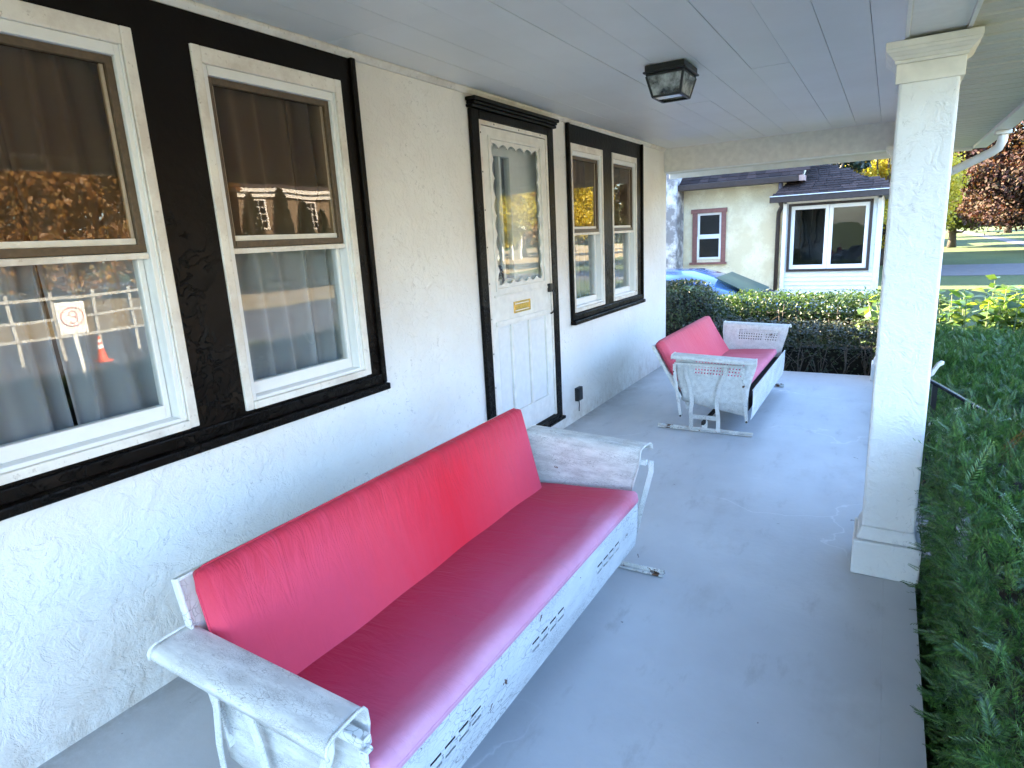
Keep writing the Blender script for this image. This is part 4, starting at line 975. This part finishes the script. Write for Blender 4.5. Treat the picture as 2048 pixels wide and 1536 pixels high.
# right hip: facing right
bR = MB(); 
for row in range(12):
    f = row/12
    p0 = Vector((ex1, eyb, ezb)).lerp(Vector((apx, apy, apz)), f); p1 = Vector((ex1, 18, ezb)).lerp(Vector((apx, 18, apz)), f)
    q0 = Vector((ex1, eyb, ezb)).lerp(Vector((apx, apy, apz)), f+1/11); q1 = Vector((ex1, 18, ezb)).lerp(Vector((apx, 18, apz)), f+1/11)
    up = Vector((.02, 0, .022)); bR.hexa([p0+up*.1, p1+up*.1, q1+up*.1, q0+up*.1], [p0+up, p1+up, q1+up*.6, q0+up*.6])
nbp(bR.build('shingle_course', SHING, None), brf)
nbp(MB().prism([(eyb-.09, ezb-.10), (eyb-.002, ezb-.10), (eyb-.002, ezb+.005), (eyb-.09, ezb+.005)], 0, ex0-.02, ex1+.02).build('gutter', DKTRIM, None, bevel=.006))
nbp(MB().box((ex0-.022, eyb-.105, ezb+.0055), (ex1+.022, eyb-.07, ezb+.020)).build('drip_edge', m_plain('pale_metal', (.62, .66, .68), .4), None))
nbp(MB().box((ex0, eyb+.002, ezb-.075), (ex1, BY-.003, ezb-.045)).box((bx0, BY-.03, 1.855), (bx1, BY-.001, 1.93)).build('eave_soffit', WARMP, None), None)
tree('added_shade_tree', 'small unseen tree added behind the porch house to shade the corner bush', -9.0, 8.15, 6.7, (1.4, .75, 1.9), 9000, .2, GREENL, .14, 70, .3)  # out of view, added to shade the bush at the corner
tree('added_shade_tree', 'tall unseen tree added behind the porch house to shade the bungalow roof', -11.5, 16.0, 12.5, (3.0, 4.6, 5.2), 14000, .36, GREENL, .35, 110, .2)  # another unseen tree, put in to keep sun off the bungalow roof
# distant white gable
fg = tag(empty('gabled_house', (.5, 33.0, -.6)), 'white gable end of a house glimpsed between the evergreen and the yellow tree', 'house')
MB().prism([(-1.2, 0), (1.2, 0), (1.2, 3.5), (0, 4.3), (-1.2, 3.5)], 1, 0, 4).build('wall', SIDING, fg)
MB().hexa([(-1.4, -.2, 3.33), (0, -.2, 4.30), (0, 4.2, 4.30), (-1.4, 4.2, 3.33)], [(-1.4, -.2, 3.43), (0, -.2, 4.42), (0, 4.2, 4.42), (-1.4, 4.2, 3.43)]).hexa([(0.001, -.2, 4.30), (1.4, -.2, 3.33), (1.4, 4.2, 3.33), (.001, 4.2, 4.30)], [(.001, -.2, 4.42), (1.4, -.2, 3.43), (1.4, 4.2, 3.43), (.001, 4.2, 4.42)]).build('roof', m_plain('grey_roof', (.18, .18, .19), .9), fg)
# unseen houses added along the same side to throw shade across the far lawns
for k, (xx, yy, lx_, ly_, hh) in enumerate(((-10.5, 24.0, 8, 9.0, 4.8), (-9.5, 35.5, 8, 9.5, 5.2), (-13, 53.5, 10, 17, 5.4))):
    h2 = tag(empty('gabled_house', (xx, yy, -.6)), ('pale house added out of view after the bungalow to shade the lawn', 'pale house added out of view farther along to shade the lawn', 'last and longest of the pale houses added to shade the lawn')[k], 'house')
    MB().box((0, 0, 0), (lx_, ly_, hh)).build('wall', SIDING, h2); MB().prism([(-.4, hh), (lx_+.4, hh), (lx_/2, hh+3.0)], 1, -.3, ly_+.3).build('roof', ROOFD, h2)

# ------------------------------------------------------------------ blue car
CP = m_plain('blue_car_paint', (.022, .075, .24), .25, .03, 200, .01, Coat_Weight=.8)
CG = m_plain('tinted_car_glass', (.040, .085, .075), .3, .05, 3, .0, Specular_IOR_Level=.12)
car = tag(empty('parked_car', (-.82, 10.6, -.60)), 'blue sedan parked behind the hedges with only roof and windscreen showing', 'car')
prof = [(-2.25, .55), (-2.22, .85), (-2.0, .98), (-1.55, 1.02), (-.95, 1.34), (-.35, 1.44), (.25, 1.43), (.62, 1.33), (1.30, 1.03), (1.95, .93), (2.20, .78), (2.25, .50), (2.2, .22), (-2.2, .22)]
ZS = [(-.88, .80), (-.86, .90), (-.5, 1.0), (0, 1.012), (.5, 1.0), (.86, .90), (.88, .80)]
V = []; F = []; m_ = len(prof)
for yy, k in ZS:
    for x, z in prof: V.append((x*(.985 if abs(yy) > .6 else 1), yy*(1 if z < 1.05 else 1-.24*(z-1.03)/.4), .22+(z-.22)*(k if z > 1.05 else min(1, k+.08))))
for i in range(len(ZS)-1):
    for j in range(m_): a = i*m_+j; b = i*m_+(j+1) % m_; F.append((a, b, b+m_, a+m_))
F += [tuple(range(m_)), tuple((len(ZS)-1)*m_+j for j in range(m_))[::-1]]
me = bpy.data.meshes.new('body'); me.from_pydata(V, [], F); bm = bmesh.new(); bm.from_mesh(me); bmesh.ops.recalc_face_normals(bm, faces=bm.faces); bm.to_mesh(me); bm.free()
finish(me, 'body', CP, car, bevel=.03, smooth=True)
def carpane(nm, pts, t=.012): m = MB(); m.v = pts; m.f = [(0, 1, 2, 3)]; return finish(m.mesh(nm), nm, CG, car, solid=t, soff=1)
carpane('windscreen', [(1.26, -.70, 1.062), (1.26, .70, 1.062), (.66, .62, 1.336), (.66, -.62, 1.336)])
carpane('rear_window', [(-1.50, .66, 1.065), (-1.50, -.66, 1.065), (-1.0, -.60, 1.335), (-1.0, .60, 1.335)])
for s_ in (-1, 1):
    for a, b, c_, d in ((-1.25, -.32, -.32, -.9), (-.24, 1.02, .50, -.24)): carpane('side_window', [(a, s_*.872, .98), (b, s_*.872, .98), (c_, s_*.775, 1.235), (d, s_*.775, 1.235)])
    for xx in (-1.38, 1.40):
        wh = MB().lathe([(.0, -.1), (.20, -.1), (.31, -.09), (.33, -.05), (.33, .05), (.31, .09), (.2, .1), (0, .1)], (xx, s_*.78, .33), 20, axis=1).build('wheel', m_plain('tyre', (.015, .015, .016), .8) if 'tyre' not in bpy.data.materials else bpy.data.materials['tyre'], car, smooth=False)
        MB().lathe([(0, -.108), (.19, -.108), (.19, .108), (0, .108)], (xx, s_*.78, .33), 16, axis=1).build('rim', GUT, wh)
    MB().box((2.12, s_*.52-.16, .68), (2.235, s_*.52+.16, .78)).build('headlight', GUT, car, bevel=.02)
    MB().box((.86, s_*.885-.07, .98), (1.0, s_*.885+.07, 1.09)).build('wing_mirror', CP, car, bevel=.03)

# ------------------------------------------------------------------ across the street (seen mirrored in the window panes)
oh = tag(empty('street_house', (30, 27.3, -.6)), 'house across the street mirrored in the window glass with white cornice and paned windows', 'house')
BRK = m_plain('brown_shingle_wall', (.22, .17, .12), .85, .15, 10, .1)
MB().box((0, -3.4, 0), (8, 3.4, 5.5)).build('wall', BRK, oh)
MB().box((-.45, -3.8, 5.5), (8.4, 3.8, 5.75)).box((-.25, -3.6, 5.2), (0, 3.6, 5.49)).build('cornice', SIDING, oh)
MB().prism([(-.5, 5.751), (8.5, 5.751), (4, 7.6)], 1, -3.9, 3.9).build('roof', ROOFD, oh)
for yy in (-2.2, 1.6):
    w = MB().box((-.10, yy-.62, 3.4), (-.02, yy-.50, 5.1)).box((-.10, yy+.50, 3.4), (-.02, yy+.62, 5.1)).box((-.10, yy-.5, 3.4), (-.02, yy+.5, 3.5)).box((-.10, yy-.5, 5.0), (-.02, yy+.5, 5.1)).build('window', SIDING, oh)
    mm = MB()
    for k in (1, 2): mm.box((-.07, yy-.5+k*.333-.02, 3.5), (-.03, yy-.5+k*.333+.02, 5.0))
    for k in (1, 2, 3): mm.box((-.075, yy-.5, 3.5+k*.375-.02), (-.031, yy+.5, 3.5+k*.375+.02))
    mm.build('muntin', SIDING, w); MB().box((-.029, yy-.5, 3.5), (-.021, yy+.5, 5.0)).build('glass_pane', NGLASS, w)
for k, (yy, hh) in enumerate(((21.6, 4.9), (23.4, 5.2), (24.9, 4.6), (26.3, 4.2))):
    conifer('arborvitae', ('first and leftmost', 'second and tallest', 'third', 'last and smallest')[k]+' of the pointed evergreens before the mirrored street house', 26, yy, hh)
tree('russet_tree', 'large russet tree across the street mirrored in the leftmost window', 25, 11.2, 9.5, (4.2, 4.6, 4.2), 26000, .26, RUSSET, .3, 110, .14, 'trees across the street')
tree('russet_tree', 'second russet tree farther left across the street, mirrored at the window edge', 27, 3.0, 9, (4, 4.5, 4.0), 14000, .3, RUSSET, .3, 90, .14, 'trees across the street')
tree('yellow_tree', 'yellow tree across the street mirrored in the far narrow windows', 27, 46, 8, (4, 4, 3.2), 14000, .3, YELLOWL, .3, 80, .2, 'trees across the street')
tree('green_tree', 'green tree across the street mirrored in the front door glass', 36, 38, 10, (5, 5, 4), 12000, .35, GREENL, .3, 80, .2, 'trees across the street')
for k, (yy, hh, mt, lb) in enumerate(((-14, 10, RUSSET, 'russet tree added across the street for warm bounce, first behind the camera'), (-5, 11, YELLOWL, 'yellow tree added across the street for warm bounce, behind the camera'), (19, 11, RUSSET, 'tall russet tree added behind the mirrored street house for warm bounce'), (62, 11, RUSSET, 'russet tree added beyond the mirrored white porch for warm bounce'), (75, 11, YELLOWL, 'last yellow tree of the row added across the street for warm bounce'))):
    tree('autumn_tree', lb, 33, yy, hh, (4.5, 6, 4.6), 9000, .45, mt, .3, 80, .12, 'trees across the street')  # row added so its sunlit leaves throw warm light into the porch
wp = tag(empty('white_porch', (31, 56.0, -.6)), 'white gabled porch across the street mirrored in the front door glass', 'porch')
for yy in (-1.9, 0, 1.9): MB().box((0, yy-.12, 0), (.24, yy+.12, 3.0)).build('post', SIDING, wp)
MB().prism([(-2.4, 3.0), (2.4, 3.0), (0, 4.9)], 0, -.3, 3).build('gable', SIDING, wp); MB().box((2.6, -2.2, 0), (3, 2.2, 3)).build('wall', SIDING, wp)
GREYW = m_plain('greyed_white_paint', (.44, .43, .40), .7, .2, 10, .1)
fn_ = tag(empty('white_fence', (13, 6.2, -.6)), 'white rail fence across the street mirrored in the leftmost window', 'fence')
for k in range(6): MB().box((-.035, -2.2+k*.8-.035, 0), (.035, -2.2+k*.8+.035, 1.5)).build('post', GREYW, fn_)
for zz in (.55, .95, 1.38): MB().box((-.075, -2.4, zz-.03), (-.051, 2.0, zz+.03)).build('rail', GREYW, fn_)
sg = tag(empty('road_sign', (9.0, 4.95, -.6)), 'white road sign with a red ring mirrored in the leftmost window', 'sign')
MB().box((-.01, -.2, .98), (.01, .2, 1.50)).build('sign_panel', SIDING, sg); MB().box((.012, -.03, 0), (.05, .03, 1.45)).build('post', GUT, sg)
RED = m_plain('sign_red', (.55, .03, .03), .5)
def ring(cx_, cz_, r_, w_, a0=0, a1=360, n=28): return [(-.014, cx_+r_*math.cos(R(a0+(a1-a0)*i/n)), cz_+r_*math.sin(R(a0+(a1-a0)*i/n))) for i in range(n+1)]
MB().bar(ring(0, 1.26, .155, .03), .03, .006, (1, 0, 0)).bar(ring(.0, 1.30, .055, .02, -60, 200), .03, .006, (1, 0, 0)).bar(ring(.0, 1.21, .055, .02, 120, -140), .03, .006, (1, 0, 0)).build('red_ring', RED, sg)
tc_ = tag(empty('traffic_cone', (12, 6.7, -.585)), 'orange traffic cone with white bands by the street, mirrored in the leftmost window', 'traffic cone')
MB().lathe([(0, .55), (.025, .55), (.11, .04), (0, .04)], (0, 0, 0), 14).box((-.15, -.15, 0), (.15, .15, .039)).build('body', m_plain('cone_orange', (.75, .10, .02), .5), tc_)
MB().lathe([(.054, .385), (.070, .30)], (0, 0, 0), 14).lathe([(.033, .50), (.045, .435)], (0, 0, 0), 14).build('band', SIDING, tc_)
